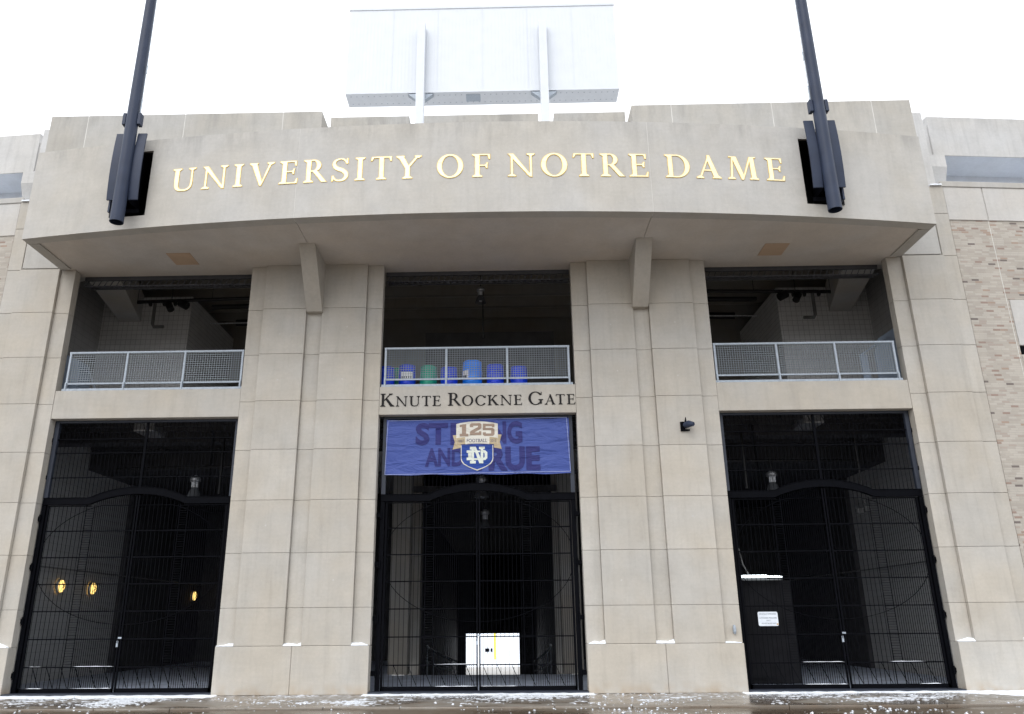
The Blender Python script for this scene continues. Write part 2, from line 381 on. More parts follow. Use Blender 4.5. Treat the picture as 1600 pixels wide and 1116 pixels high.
# ------------------------------------------------------------------ key dimensions (metres; wall face y = 0, ground z = 0)
H = 10.63                       # soffit height
LED = 1.045                     # plinth height
J = [0, LED, 1.88, 3.13, 4.38, 5.63, 6.88, 8.13, 9.38, H]   # course joints
J0, S0, G0, G1, S1, J1 = 2.488, 2.907, 4.062, 4.48, 5.625, 6.039
K0, K1, K2, K3 = 10.84, 11.232, 12.321, 12.70
WT = .38
gap = .003
ARC_R, ARC_YC = 64.49, 61.70
def arcy(x): return ARC_YC - math.sqrt(ARC_R**2 - x*x)

gh = thing('stadium_gatehouse', (0, 0, 0), 'pale precast concrete stadium gatehouse with curved gold lettered fascia and three tall openings', 'building')

# ---- piers with real block joints
def column(mb, x0, x1, yf, zs, bev=.012, skip=None):
    for i in range(len(zs)-1):
        mb.box(x0, x1, yf, WT-.02, zs[i]+(gap if zs[i] > 0 else 0), zs[i+1]-(gap if zs[i+1] < H-.01 else .003), bev=.007)
for sg in (-1, 1):
    mb = MB()
    for a, b, yf in ((J0, S0-.004, .095), (S0, G0, 0), (G0+.004, G1-.004, .095), (G1, S1, 0), (S1+.004, J1, .095)):
        column(mb, sg*a, sg*b, yf, J[1:])
    mid = 4.27
    mb.box(sg*(J0-.0), sg*(mid-gap*.8), -.004, WT-.02, 0, LED-gap, bev=.014)
    mb.box(sg*(mid+gap*.8), sg*(J1-.0), -.004, WT-.02, 0, LED-gap, bev=.014)
    mb.build('pier', 'precast', gh)
    mb = MB(); mb.box(sg*(J0+.02), sg*(J1-.02), .118, WT, 0, H-.01); mb.build('pier_core', 'mortar', gh)
    # outer pilaster, carried up past the fascia
    mb = MB(); Z2 = J[1:] + [11.88, 12.72]
    column(mb, sg*K0, sg*(K1-.004), .095, J[1:])
    for i in range(1, len(J)-1):
        mb.box(sg*K1, sg*K2, 0, WT-.02, J[i]+gap, J[i+1]-gap*(J[i+1] < H-.01), bev=.007)
    for i in range(len(Z2)-1):
        mb.box(sg*(K2+.004), sg*K3, .06, WT-.02, Z2[i]+gap, Z2[i+1]-gap, bev=.012)
    mb.box(sg*K0, sg*K3, -.004, WT-.02, 0, LED-gap, bev=.014)
    mb.build('pilaster', 'precast', gh)
    mb = MB(); mb.box(sg*(K0+.02), sg*(K3-.02), .118, WT, 0, 12.7); mb.build('pilaster_core', 'mortar', gh)

# ---- small cast-in anchor caps on the piers
for sg in (-1, 1):
    for (x, z) in ((3.45, 8.75), (5.05, 8.75), (3.5, 7.5), (5.1, 7.5), (3.4, 2.4), (5.05, 3.8)):
        mb = MB(); xx = sg*x+random.uniform(-.1, .1); zz = z+random.uniform(-.1, .1)
        mb.tube([(xx, .02, zz), (xx, -.0015, zz)], .022, 10); mb.build('anchor_cap', 'wingcap', gh)
# ---- lintels
for a, b in ((-K0, -J1), (-J0, J0), (J1, K0)):
    mb = MB(); mb.box(a+.003, b-.003, .105, WT-.03, 6.50, 7.24, bev=.012); mb.build('lintel', 'precast', gh)

# ---- upper blocks behind the fascia
for sg in (-1, 1):
    mb = MB(); xs = [4.41, 5.54, 8.37, 11.18, 12.27]
    for i in range(4):
        for z0, z1 in ((H+.02, 12.1), (12.1, 15.47)):
            mb.box(sg*(xs[i]+.006), sg*(xs[i+1]-.006), 0, .9, z0+.004, z1-.004, bev=.012)
    mb.build('parapet_block', 'upper', gh)
    mb = MB()
    for x in xs[1:4]: mb.box(sg*x-.012, sg*x+.012, .003, .8, H+.02, 15.45)
    mb.build_each('joint_sealant', 'fjoint', gh)
# stepped rear walls and roof
mb = MB()
for a, b in ((-4.40, -2.04), (-1.60, 1.82), (2.28, 4.40)): mb.box(a, b, .95, 1.35, 13.0, 15.93, bev=.012)
mb.build_each('rear_parapet', 'upper', gh)
for sg in (-1, 1):
    mb = MB(); mb.box(sg*12.29, sg*13.40, 1.45, 1.6, 12.9, 16.05, bev=.01); mb.build('return_wall', 'deck', gh)
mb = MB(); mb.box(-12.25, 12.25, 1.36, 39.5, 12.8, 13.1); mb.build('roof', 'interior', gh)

# ---- curved fascia (hollow box bowing out in plan) with slots for the masts
def arc_panel(mb, x0, x1, z0, z1, th=.30, n=None, off=0.0, tint=None):
    n = n or max(1, int((x1-x0)/.6))
    vs = []; 
    for i in range(n+1):
        x = x0+(x1-x0)*i/n; y = arcy(x)+off
        vs += [(x, y, z0), (x, y, z1), (x, y+th, z1), (x, y+th, z0)]
    fs = []
    for i in range(n):
        o = i*4
        for k in range(4): fs.append((o+k, o+(k+1) % 4, o+4+(k+1) % 4, o+4+k))
    fs += [(3, 2, 1, 0), (n*4, n*4+1, n*4+2, n*4+3)]
    mb.poly(vs, fs, tint)
FZ0, FZ1 = 10.60, 13.055
SL0, SL1, SLB, SLT = 7.97, 8.89, 10.94, 12.74
for a, b in ((-11.2, -4.236), (-4.224, 4.224), (4.236, 11.2)):
    mb = MB(); t = random.random()
    if a < -5 or a > 4.23:
        s0, s1 = (-SL1, -SL0) if a < 0 else (SL0, SL1)
        arc_panel(mb, a, s0, FZ0, FZ1, tint=t); arc_panel(mb, s1, b, FZ0, FZ1, tint=t)
        arc_panel(mb, s0, s1, FZ0, SLB, tint=t); arc_panel(mb, s0, s1, SLT, FZ1, tint=t)
    else: arc_panel(mb, a, b, FZ0, FZ1, tint=t)
    mb.build('fascia', 'fascia', gh)
mb = MB()
for x in (-4.23, 4.23): mb.box(x-.006, x+.006, arcy(x)+.004, arcy(x)+.2, FZ0+.005, FZ1-.005)
mb.build_each('joint_sealant', 'fjoint', gh)
mb = MB()
for sg in (-1, 1):      # side returns of the fascia box
    mb.prism([(arcy(11.2)+.302, FZ0), (arcy(11.2)+.302, FZ1), (-.003, FZ1), (-.003, FZ0)], 'x', sg*11.2, sg*10.92)
mb.build_each('fascia_return', 'fascia', gh)
mb = MB(); n = 30      # top of fascia box
vs = []
for i in range(n+1):
    x = -10.9+21.8*i/n; vs += [(x, arcy(x)+.31, 12.95), (x, -.004, 12.95)]
mb.poly(vs, [(2*i, 2*i+1, 2*i+3, 2*i+2) for i in range(n)]); mb.build('fascia_roof', 'interior', gh)
# soffit slabs, split at the brackets
def soffit(mb, xa, xb):
    n = max(2, int((xb-xa)/.5)); vs = []
    for i in range(n+1):
        x = xa+(xb-xa)*i/n; vs += [(x, arcy(x)+.075, H), (x, arcy(x)+.075, H+.15), (x, .56, H+.15), (x, .56, H)]
    fs = []
    for i in range(n):
        o = i*4
        for k in range(4): fs.append((o+k, o+(k+1) % 4, o+4+(k+1) % 4, o+4+k))
    fs += [(3, 2, 1, 0), (n*4, n*4+1, n*4+2, n*4+3)]
    mb.poly(vs, fs)
for a, b in ((-11.12, -4.236), (-4.224, 4.224), (4.236, 11.12)):
    mb = MB(); soffit(mb, a, b)
    # drip moulding along the outer edge
    n = 14; vs = []
    for i in range(n+1):
        x = a+(b-a)*i/n; vs += [(x, arcy(x)+.09, H-.022), (x, arcy(x)+.19, H-.022), (x, arcy(x)+.19, H-.001), (x, arcy(x)+.09, H-.001)]
    fs = []
    for i in range(n):
        o = i*4
        for k in range(4): fs.append((o+k, o+(k+1) % 4, o+4+(k+1) % 4, o+4+k))
    mb.poly(vs, fs); mb.build('soffit', 'soffit', gh)
mb = MB()
for sg in (-1, 1): mb.box(sg*10.98, sg*11.10, arcy(11)+.2, -.02, H-.02, H-.001)
mb.build_each('drip_edge', 'soffit', gh)
for sg in (-1, 1):
    mb = MB(); x0 = 7.70
    mb.box(sg*(x0-.31), sg*(x0+.31), -.84, -.15, H-.012, H-.001); mb.build('access_hatch', 'hatch', gh)
    mb = MB(); mb.prism([(.094, 9.25), (-.10, 9.25), (-1.28, H-.004), (.094, H-.004)], 'x', sg*4.035, sg*4.445)
    mb.build('bracket', 'precast', gh)

# ---- interior: floor slab, walls, ceiling, columns, tunnel
mb = MB()
mb.box(-12.6, 12.6, WT, 39.3, 6.95, 7.26)                       # upper floor
mb.build('floor_slab', 'paleint', gh)
mb = MB(); mb.box(-12.6, 12.6, .3, 9.4, 12.6, 12.75); mb.build('upper_ceiling', 'paleint', gh)
for sg in (-1, 1):
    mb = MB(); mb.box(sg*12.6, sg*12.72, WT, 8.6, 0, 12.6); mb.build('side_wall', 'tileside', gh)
    mb = MB(); mb.box(sg*12.45, sg*12.72, 8.61, 39, 0, 12.6); mb.build('hall_side_wall', 'intdark', gh)  # far part of the wall coloured dark to stand for fading light
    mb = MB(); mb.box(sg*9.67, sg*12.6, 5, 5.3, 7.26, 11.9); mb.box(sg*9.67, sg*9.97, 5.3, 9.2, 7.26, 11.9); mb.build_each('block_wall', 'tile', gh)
    mb = MB()     # splayed deck beam
    vs = []
    for (x, y) in ((10.0, .62), (10.95, .62), (12.0, 5), (11.3, 5)):
        for z in (10.78, 11.7): vs.append((sg*x, y, z+(.25 if y > 1 else 0)))
    mb.poly(vs, [(0,1,3,2),(2,3,5,4),(4,5,7,6),(6,7,1,0),(0,2,4,6),(1,7,5,3)]); mb.build('deck_beam', 'paleint', gh)
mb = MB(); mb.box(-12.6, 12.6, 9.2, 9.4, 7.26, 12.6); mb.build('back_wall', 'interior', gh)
mb = MB(); mb.box(-1.95, 2.39, 6.0, 6.2, 7.26, 10.85)
for i in range(22): x = -1.9+i*.195; mb.box(x, x+.03, 5.97, 5.999, 7.3, 10.83)
mb.build('storage_screen', 'screen', gh)
mb = MB()
for a, b in ((-K0, -J1), (-J0, J0), (J1, K0)):                 # open web joist along each opening head
    mb = MB()
    mb.box(a+.0, b, .60, .66, 10.54, 10.66); mb.box(a, b, .60, .64, 10.36, 10.385); mb.box(a, b, .92, .98, 10.42, 10.50)
    k = int((b-a)/.17)
    for i in range(k):
        x = a+.05+i*(b-a-.1)/k
        mb.poly([(x, .66, 10.40), (x+.09, .66, 10.40), (x+.06, .92, 10.46), (x-.03, .92, 10.46)], [(0,1,2,3)])
        mb.bar((x, .62, 10.39), (x+.07, .62, 10.54), .02, .02)
    mb.build('joist', 'bluesteel', gh)
mb = MB()
for i in range(7): y = 1.6+i*1.1; mb.box(-12.5, 12.5, y, y+.16, 12.25, 12.6)
mb.build_each('ceiling_joist', 'interior', gh)
# lower hall
for sg in (-1, 1):
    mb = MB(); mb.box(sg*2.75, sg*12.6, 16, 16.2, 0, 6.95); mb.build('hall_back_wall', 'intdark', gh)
    mb = MB(); mb.box(sg*2.40, sg*3.02, 6.85, 7.45, 0, 6.95, bev=.02); mb.build('column', 'interior', gh)
    mb = MB(); mb.box(sg*2.35, sg*2.72, 9.6, 10.2, -1, 6.95); mb.build('column', 'interior', gh)
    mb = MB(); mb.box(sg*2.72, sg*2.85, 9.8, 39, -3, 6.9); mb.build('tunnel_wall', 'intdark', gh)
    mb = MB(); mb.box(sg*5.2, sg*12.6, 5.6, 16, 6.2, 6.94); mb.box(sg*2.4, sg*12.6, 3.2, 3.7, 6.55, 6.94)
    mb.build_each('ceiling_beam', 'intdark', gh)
mb = MB(); mb.box(-2.85, 2.85, 9.4, 39, 6.0, 6.2); mb.build('tunnel_ceiling', 'intdark', gh)
mb = MB()
mb.box(-2.72, -2.16, 39, 39.3, -3, 6); mb.box(1.54, 2.72, 39, 39.3, -3, 6); mb.box(-2.16, 1.54, 39, 39.3, .70, 6)
mb.build_each('tunnel_end_wall', 'intdark', gh)

# ------------------------------------------------------------------ serif lettering (own glyph outlines)
T, t_ = .140, .054
def quad(x0, y0, x1, y1, w): return [[(x0-w/2, y0), (x0+w/2, y0), (x1+w/2, y1), (x1-w/2, y1)]]
def rect(x0, y0, x1, y1): return [[(x0, y0), (x1, y0), (x1, y1), (x0, y1)]]
def serif(x, y, w, d=1, e=.085):
    """bracketed slab serif centred on x at height y, stem width w; d=1 sits on the baseline"""
    h = .036
    return [[(x-w/2-e, y), (x+w/2+e, y), (x+w/2+e, y+d*h), (x+w/2, y+d*.10), (x-w/2, y+d*.10), (x-w/2-e, y+d*h)]]
def strip(pts, ws):
    out = []; L_, R__ = [], []
    n = len(pts)
    for i in range(n):
        a = Vector(pts[max(i-1, 0)]); b = Vector(pts[min(i+1, n-1)]); d = (b-a).normalized(); q = Vector((-d.y, d.x))*ws[i]/2
        p = Vector(pts[i]); L_.append(tuple(p+q)); R__.append(tuple(p-q))
    return [L_ + R__[::-1]]
def bez(p, n=10):
    r = []
    for i in range(n+1):
        u = i/n; v = 1-u
        r.append(tuple(v**3*p[0][k]+3*v*v*u*p[1][k]+3*v*u*u*p[2][k]+u**3*p[3][k] for k in (0, 1)))
    return r
def ering(cx, cy, rx, ry, wside, wtop, a0, a1, n=30, tilt=0):
    outer, inner = [], []
    for i in range(n+1):
        a = a0+(a1-a0)*i/n
        outer.append((cx+rx*cos(a), cy+ry*sin(a)))
        inner.append((cx+(rx-wside)*cos(a+tilt), cy+(ry-wtop)*sin(a+tilt)))
    return [[outer[i], outer[i+1], inner[i+1], inner[i]] for i in range(n)]
def arm(x0, x1, y, d, s=.19):
    """thin horizontal arm ending in a flared serif pointing d (+up, -down, 0 both)"""
    h = t_*.75; o = rect(x0, y-h/2, x1, y+h/2)
    if d >= 0: o += [[(x1-.075, y), (x1, y), (x1+.02, y+s), (x1-.01, y+s)]]
    if d <= 0: o += [[(x1-.075, y), (x1, y), (x1+.0, y-s), (x1-.03, y-s)]]
    return o
def glyph(c):
    h = t_*.375
    if c == 'I': return quad(.2, 0, .2, 1, T)+serif(.2, 0, T)+serif(.2, 1, T, -1), .40
    if c == 'N': return quad(.17, 0, .17, .96, t_)+quad(.80, .03, .80, 1, t_)+[[(.04, 1), (.22, 1), (.83, .0), (.76, -.02), (.10, .93)]]+[[(.66, .09), (.83, -.03), (.83, .2)]]+serif(.17, 0, t_, 1, .10)+serif(.80, 1, t_, -1, .10), .96
    if c == 'U': return quad(.20, .35, .20, 1, T)+quad(.74, .35, .74, 1, t_)+serif(.2, 1, T, -1)+serif(.74, 1, t_, -1, .095)+strip([(.20, .36)]+bez([(.20, .36), (.20, .05), (.33, .02), (.46, .02)], 8)[1:]+bez([(.46, .02), (.64, .02), (.74, .10), (.74, .36)], 8)[1:], [T]+[T-.085*(i/8)**1.2 for i in range(1, 9)]+[.07-.008*(i/8) for i in range(1, 9)]), .93
    if c == 'V': return [[(.08, 1), (.26, 1), (.49, .16), (.46, -.02), (.42, -.02)]]+[[(.44, -.02), (.47, -.02), (.80, 1), (.73, 1)]]+serif(.17, 1, T, -1, .07)+serif(.765, 1, t_, -1, .09), .90
    if c == 'E': return quad(.2, 0, .2, 1, T)+serif(.16, 0, T*.6)+serif(.16, 1, T*.6, -1)+arm(.2, .60, 1-h, -1)+arm(.2, .53, .53, 0, .12)+arm(.2, .64, h, 1), .68
    if c == 'F': return quad(.2, 0, .2, 1, T)+serif(.2, 0, T)+serif(.16, 1, T*.6, -1)+arm(.2, .62, 1-h, -1)+arm(.2, .53, .50, 0, .12), .64
    if c == 'T': return quad(.37, 0, .37, 1, T)+serif(.37, 0, T)+arm(.37, .70, 1-h, -1, .17)+[[(.37, 1), (.04, 1), (.04, 1-2*h), (.37, 1-2*h)]]+[[(.115, 1-h), (.04, 1-h), (.015, .83), (.045, .83)]], .74
    if c == 'L': return quad(.2, 0, .2, 1, T)+serif(.2, 1, T, -1)+arm(.2, .64, h, 1), .66
    if c == 'R': return quad(.2, 0, .2, 1, T)+serif(.2, 0, T)+serif(.16, 1, T*.6, -1)+rect(.2, 1-2*h, .36, 1)+rect(.2, .48, .36, .48+2*h)+ering(.36, .74, .25, .26, .135, 2*h, -pi/2, pi/2, 18)+[[(.33, .50), (.47, .52), (.80, .02), (.84, 0), (.66, 0)]], .82
    if c == 'D': return quad(.2, 0, .2, 1, T)+serif(.16, 0, T*.6)+serif(.16, 1, T*.6, -1)+rect(.2, 1-2*h, .42, 1)+rect(.2, 0, .42, 2*h)+ering(.42, .5, .43, .5, .15, 2*h, -pi/2, pi/2, 26), .93
    if c == 'O': return ering(.47, .5, .43, .52, .15, .055, 0, 2*pi, 40), .94
    if c == 'C': return ering(.47, .5, .43, .52, .15, .055, .55, 2*pi-.62, 34)+[[(.84, .77), (.78, .76), (.80, .99), (.84, .99)]], .86
    if c == 'G': return ering(.47, .5, .43, .52, .15, .055, .55, 2*pi-.75, 34)+[[(.84, .77), (.78, .76), (.80, .99), (.84, .99)]]+quad(.78, .08, .78, .42, T*.85)+serif(.78, .42, T*.85, -1, .08), .96
    if c == 'A': return [[(.42, 1.02), (.50, 1.02), (.79, 0), (.62, 0), (.41, .84)]]+[[(.43, .93), (.46, .86), (.16, 0), (.11, 0)]]+rect(.25, .33, .60, .33+2*h)+serif(.135, 0, t_, 1, .09)+serif(.705, 0, T, 1, .07), .86
    if c == 'K': return quad(.2, 0, .2, 1, T)+serif(.2, 0, T)+serif(.2, 1, T, -1)+[[(.24, .46), (.30, .46), (.70, 1), (.62, 1)]]+serif(.66, 1, t_, -1, .09)+[[(.32, .58), (.42, .70), (.86, 0), (.66, 0)]]+serif(.76, 0, T, 1, .06), .90
    if c == 'M': return [[(.13, 0), (.19, 0), (.25, 1), (.21, 1)]]+[[(.20, 1), (.36, 1), (.58, .18), (.54, -.02), (.50, -.02)]]+[[(.52, -.02), (.56, -.02), (.88, 1), (.82, 1)]]+[[(.85, 0), (1.01, 0), (.96, 1), (.82, 1)]]+serif(.16, 0, t_, 1, .09)+serif(.93, 0, T, 1, .075)+rect(.12, .964, .24, 1)+rect(.9, .964, 1.03, 1), 1.10
    if c == 'S': return strip(bez([(.52, .80), (.47, .97), (.33, 1.0), (.28, .98)], 8)+bez([(.28, .98), (.02, .94), (.02, .62), (.28, .52)], 10)[1:]+bez([(.28, .52), (.62, .40), (.56, .02), (.28, .02)], 10)[1:]+bez([(.28, .02), (.18, .02), (.10, .08), (.06, .22)], 8)[1:],
                            [.045]*9+[.05+.10*(i/10) for i in range(1, 11)]+[.15-.09*(i/10)**1.5 for i in range(1, 11)]+[.055]*8)+[[(.50, .77), (.56, .77), (.55, 1.0), (.52, 1.0)]]+[[(.03, .24), (.09, .24), (.06, 0), (.03, 0)]], .62
    if c == 'Y': return [[(.06, 1), (.24, 1), (.46, .50), (.33, .44)]]+[[(.36, .46), (.42, .44), (.78, 1), (.71, 1)]]+quad(.395, 0, .395, .52, T)+serif(.395, 0, T)+serif(.15, 1, T, -1, .06)+serif(.745, 1, t_, -1, .08), .82
    return [], .4
def grow(p, g):
    n = len(p); a = sum(p[i][0]*p[(i+1) % n][1]-p[(i+1) % n][0]*p[i][1] for i in range(n)); s = 1 if a > 0 else -1; out = []
    for i in range(n):
        p0, p1, p2 = Vector(p[i-1]), Vector(p[i]), Vector(p[(i+1) % n])
        d1, d2 = p1-p0, p2-p1
        d1 = d1.normalized() if d1.length > 1e-9 else d2.normalized(); d2 = d2.normalized() if d2.length > 1e-9 else d1
        n1, n2 = Vector((d1.y, -d1.x))*s, Vector((d2.y, -d2.x))*s
        m_ = (n1+n2); m_ = m_.normalized() if m_.length > 1e-6 else n1
        k = g/max(.55, m_.dot(n1)); out.append(tuple(p1+m_*k))
    return out
def letter(c, size, place, matn, depth, g=0.0, base=0.0, name='letter', parent=None, wx=1.0):
    polys, adv = glyph(c); mb = MB()
    for i, p in enumerate(polys):
        if g: p = grow(p, g/size)
        d = depth + .0004*(i % 9)
        k = len(p); vs = [place(u*size*wx, v*size, d) for u, v in p]+[place(u*size*wx, v*size, base) for u, v in p]
        mb.poly(vs, [tuple(range(k))]+[(j, j+k, (j+1) % k+k, (j+1) % k) for j in range(k)], .5)
    return mb.build(name, matn, parent)
def word(text, x0, x1, z, sizes, surf, mat, depth, rim=None, wx=1.16):
    adv = [glyph(c)[1]*s*wx for c, s in zip(text, sizes)]
    for i in range(len(text)-1):
        adv[i] -= {'DA': .13, 'GA': .05, 'AT': .10, 'RO': .04, 'AM': .05, 'TY': .05}.get(text[i:i+2], 0)*sizes[i]
    first, last = .04*sizes[0], .04*sizes[-1]
    tr = (x1-x0+first+last-sum(adv))/(len(text)-1) if len(text) > 1 else 0
    x = x0-first
    for c, s, a in zip(text, sizes, adv):
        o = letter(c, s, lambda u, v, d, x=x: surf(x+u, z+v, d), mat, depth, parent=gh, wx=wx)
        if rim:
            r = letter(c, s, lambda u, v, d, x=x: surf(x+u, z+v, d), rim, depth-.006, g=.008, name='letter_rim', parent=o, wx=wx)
        x += a+tr
fs = lambda x, z, d: (x, arcy(x)-d, z)
LZ = 11.525
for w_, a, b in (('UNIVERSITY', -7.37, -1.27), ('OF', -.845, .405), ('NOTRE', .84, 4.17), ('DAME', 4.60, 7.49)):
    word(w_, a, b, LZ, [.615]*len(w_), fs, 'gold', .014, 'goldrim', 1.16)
gs = lambda x, z, d: (x, .105-d, z)
for w_, a, b in (('KNUTE', -2.462, -.93), ('ROCKNE', -.745, 1.125), ('GATE', 1.285, 2.462)):
    word(w_, a, b, 6.715, [.335]+[.262]*(len(w_)-1), gs, 'bronze', .015, None, 1.26)

# ------------------------------------------------------------------ iron gates
GY = .37
def picket_gate(cx, hw, label):
    g = thing('iron_gate', (cx, GY, 0), label, 'gate', 'iron gates in the three openings')
    fo = hw-(.10 if cx == 0 else .03); fi = fo-.10                    # frame outside / inside
    mb = MB()
    mb.box(cx-fo, cx-fi, GY-.05, GY+.05, 4.54, 6.56); mb.box(cx+fi, cx+fo, GY-.05, GY+.05, 4.54, 6.56)
    mb.box(cx-fi, cx+fi, GY-.05, GY+.05, 6.44, 6.56); mb.build('frame', 'ironframe', g)
    mb = MB()
    mb.box(cx-fo, cx-fi, GY-.05, GY+.05, 0.02, 4.35); mb.box(cx+fi, cx+fo, GY-.05, GY+.05, 0.02, 4.35)
    mb.build_each('jamb_post', 'iron', g)
    # fixed panel above: rails, pickets, diagonals
    def archtop(x, e=0): 
        q = abs(x-cx)/1.2
        return 4.54 if q > 1 else 4.54+.26*(1-q*q)**.9
    mb = MB()
    for z in (6.02, 5.66, 5.04): mb.box(cx-fi, cx+fi, GY-.02, GY+.02, z-.011, z+.011)
    mb.box(cx-.03, cx+.03, GY-.025, GY+.025, 4.75, 6.44)
    n = int(2*fi/.097)
    for i in range(1, n):
        x = cx-fi+2*fi*i/n; mb.box(x-.005, x+.005, GY-.005, GY+.005, archtop(x), 6.44)
    k = int(2*fi/.33)
    for i in range(k):
        x = cx-fi+.06+i*.345
        if x+.2 < cx+fi: mb.bar((x, GY-.014, 6.43), (x+.19, GY-.014, 6.03), .012, .01)
    mb.build('transom_grille', 'iron', g)
    # cross beam with an arched centre
    mb = MB(); N = 48; vs = []; fs_ = []
    for i in range(N+1):
        x = cx-fo+2*fo*i/N; q = min(1, abs(x-cx)/1.2); zt = archtop(x); zb = 4.36+(.25*(1-q*q)**.9 if q < 1 else 0)
        vs += [(x, GY-.045, zb), (x, GY-.045, zt), (x, GY+.045, zt), (x, GY+.045, zb)]
    for i in range(N):
        o = i*4
        for k_ in range(4): fs_.append((o+k_, o+(k_+1) % 4, o+4+(k_+1) % 4, o+4+k_))
    fs_ += [(3, 2, 1, 0), (N*4, N*4+1, N*4+2, N*4+3)]
    mb.poly(vs, fs_, .5)
    # fine raised mouldings top and bottom of the beam
    for e in (0, 1):
        pts = []
        for i in range(N+1):
            x = cx-fo+2*fo*i/N; q = min(1, abs(x-cx)/1.2); zb = 4.36+(.25*(1-q*q)**.9 if q < 1 else 0)
            pts.append((x, GY-.052, archtop(x)-.008 if e else zb+.008))
        mb.tube(pts, .008, 6)
    mb.build('cross_beam', 'iron', g)
    # leaves
    for sg in (-1, 1):
        mb = MB(); xo, xi = fi-.02, .015
        X = lambda d: cx+sg*d
        def bx(a, b, y0, y1, z0, z1): mb.box(min(X(a), X(b)), max(X(a), X(b)), y0, y1, z0, z1)
        bx(xo-.05, xo, GY-.022, GY+.022, .05, 4.34); bx(xi, xi+.035, GY-.022, GY+.022, .05, 4.58)
        bx(xi, xo, GY-.022, GY+.022, .045, .14)
        for z in (.60, 1.215, 1.84, 2.465, 3.09, 3.72): bx(xi, xo, GY-.016, GY+.016, z-.013, z+.013)
        bx(xi+1.15, xo, GY-.02, GY+.02, 4.32, 4.345)
        lad0, lad1 = 1.07, 1.27
        def ztop(d): q = d/1.2; return 4.33 if q > 1 else 4.36+.25*(1-q*q)**.9
        dense_inner = sg < 0
        def run(a, b, sp):
            k = max(1, int((b-a)/sp))
            for i in range(k+1):
                d = a+(b-a)*i/k; bx(d-.0048, d+.0048, GY-.005, GY+.005, .14, ztop(d))
        run(lad1+.06, xo-.08, .097 if dense_inner else .050)
        run(xi+.10, lad0-.05, .050 if dense_inner else .097)
        for d in (lad0, lad1): bx(d-.008, d+.008, GY-.008, GY+.008, .14, 4.36)
        z = .66
        while z < 4.33: bx(lad0, lad1, GY-.004, GY+.004, z, z+.009); z += .058
        # long diagonals in the bottom band
        d = .10
        while d < xo-.2:
            x0 = X(d) if sg > 0 else X(d+.19)
            mb.bar((x0, GY-.014, .59), (x0+.20, GY-.014, .15), .014, .01); d += .335
        # football-shaped hoop
        pts = []
        for i in range(41):
            a = -pi/2+pi*i/40; dx = 2.30*cos(a); zz = 3.0+1.46*sin(a)
            pts.append((X(min(dx*1.0, xo-.03)), GY-.016, min(zz, 4.34)))
        mb.tube(pts, .008, 6)
        lf = mb.build('leaf', 'iron', g)
        for z in (.42, 1.62, 2.86, 4.02):
            hb = MB(); hb.box(min(X(fo), X(fo+.09)), max(X(fo), X(fo+.09)), GY-.09, GY+.03, z-.045, z+.06); hb.tube([(X(fo-.02), GY-.085, z-.08), (X(fo-.02), GY-.085, z+.10)], .024, 8); hb.build('hinge', 'iron', lf)
        for z in (5.05, 6.0):
            hb = MB(); hb.box(min(X(fo), X(fo+.07)), max(X(fo), X(fo+.07)), GY-.05, GY+.03, z-.05, z+.05); hb.build('wall_anchor', 'iron', g)
    mb = MB(); mb.box(cx-.03, cx+.05, GY-.05, GY-.03, 1.22, 1.26)
    mb.box(cx-.055, cx-.015, GY-.055, GY-.03, 1.04, 1.12); mb.tube([(cx-.05, GY-.045, 1.11), (cx-.05, GY-.045, 1.17), (cx-.02, GY-.045, 1.17), (cx-.02, GY-.045, 1.11)], .006, 6)
    mb.build('padlock', 'galv', g)
    return g
picket_gate(-8.44, 2.40, 'tall black iron gate in the left opening, amber wall lamps glowing behind it')
picket_gate(0.0, 2.488, 'tall black iron gate in the middle opening under the blue banner')
rg = picket_gate(8.44, 2.40, 'tall black iron gate in the right opening, small white sign on its bars')

def blob_strip(mb, x0, x1, y0, y1, z, h, step=.05, seed=0, taper=True):
    """lumpy little snow bank"""
    n = max(2, int(abs(x1-x0)/step)); m_ = 4; vs = []
    for i in range(n+1):
        x = x0+(x1-x0)*i/n; e = min(1, min(i, n-i)/2.5) if taper else 1
        hh = h*(.45+.8*noise.noise(Vector((x*4.3, seed, 0)))+.35)*e
        for j in range(m_+1):
            u = j/m_; y = y0+(y1-y0)*u; vs.append((x, y+.01*noise.noise(Vector((x*9, j, seed))), z+max(0.002, hh*(1-(2*u-1)**2)**.5 if 0 < u < 1 else .001)))
    mb.poly(vs, [(i*(m_+1)+j, i*(m_+1)+j+1, (i+1)*(m_+1)+j+1, (i+1)*(m_+1)+j) for i in range(n) for j in range(m_)], .5, True)
def drift(mb, x0, x1, slopes, h0, z=LED, yb=.094, yf=.004):
    """snow wedge lying on a plinth ledge; slopes = heights along x"""
    n = 12; vs = []
    for i in range(n+1):
        u = i/n; x = x0+(x1-x0)*u; f = u*(len(slopes)-1); k = min(int(f), len(slopes)-2); hh = h0*(slopes[k]*(1-(f-k))+slopes[k+1]*(f-k))+.004
        hh *= 1+.15*noise.noise(Vector((x*11, 0, 0)))
        vs += [(x, yf-.012, z), (x, yf-.012, z+.018), (x, (yf+yb)/2, z+hh*.75), (x, yb, z+hh), (x, yb, z)]
    fs_ = [(i*5+j, i*5+(j+1) % 5, (i+1)*5+(j+1) % 5, (i+1)*5+j) for i in range(n) for j in range(5)]
    fs_ += [(4, 3, 2, 1, 0), (n*5, n*5+1, n*5+2, n*5+3, n*5+4)]
    mb.poly(vs, fs_, .5, False)
mb = MB()
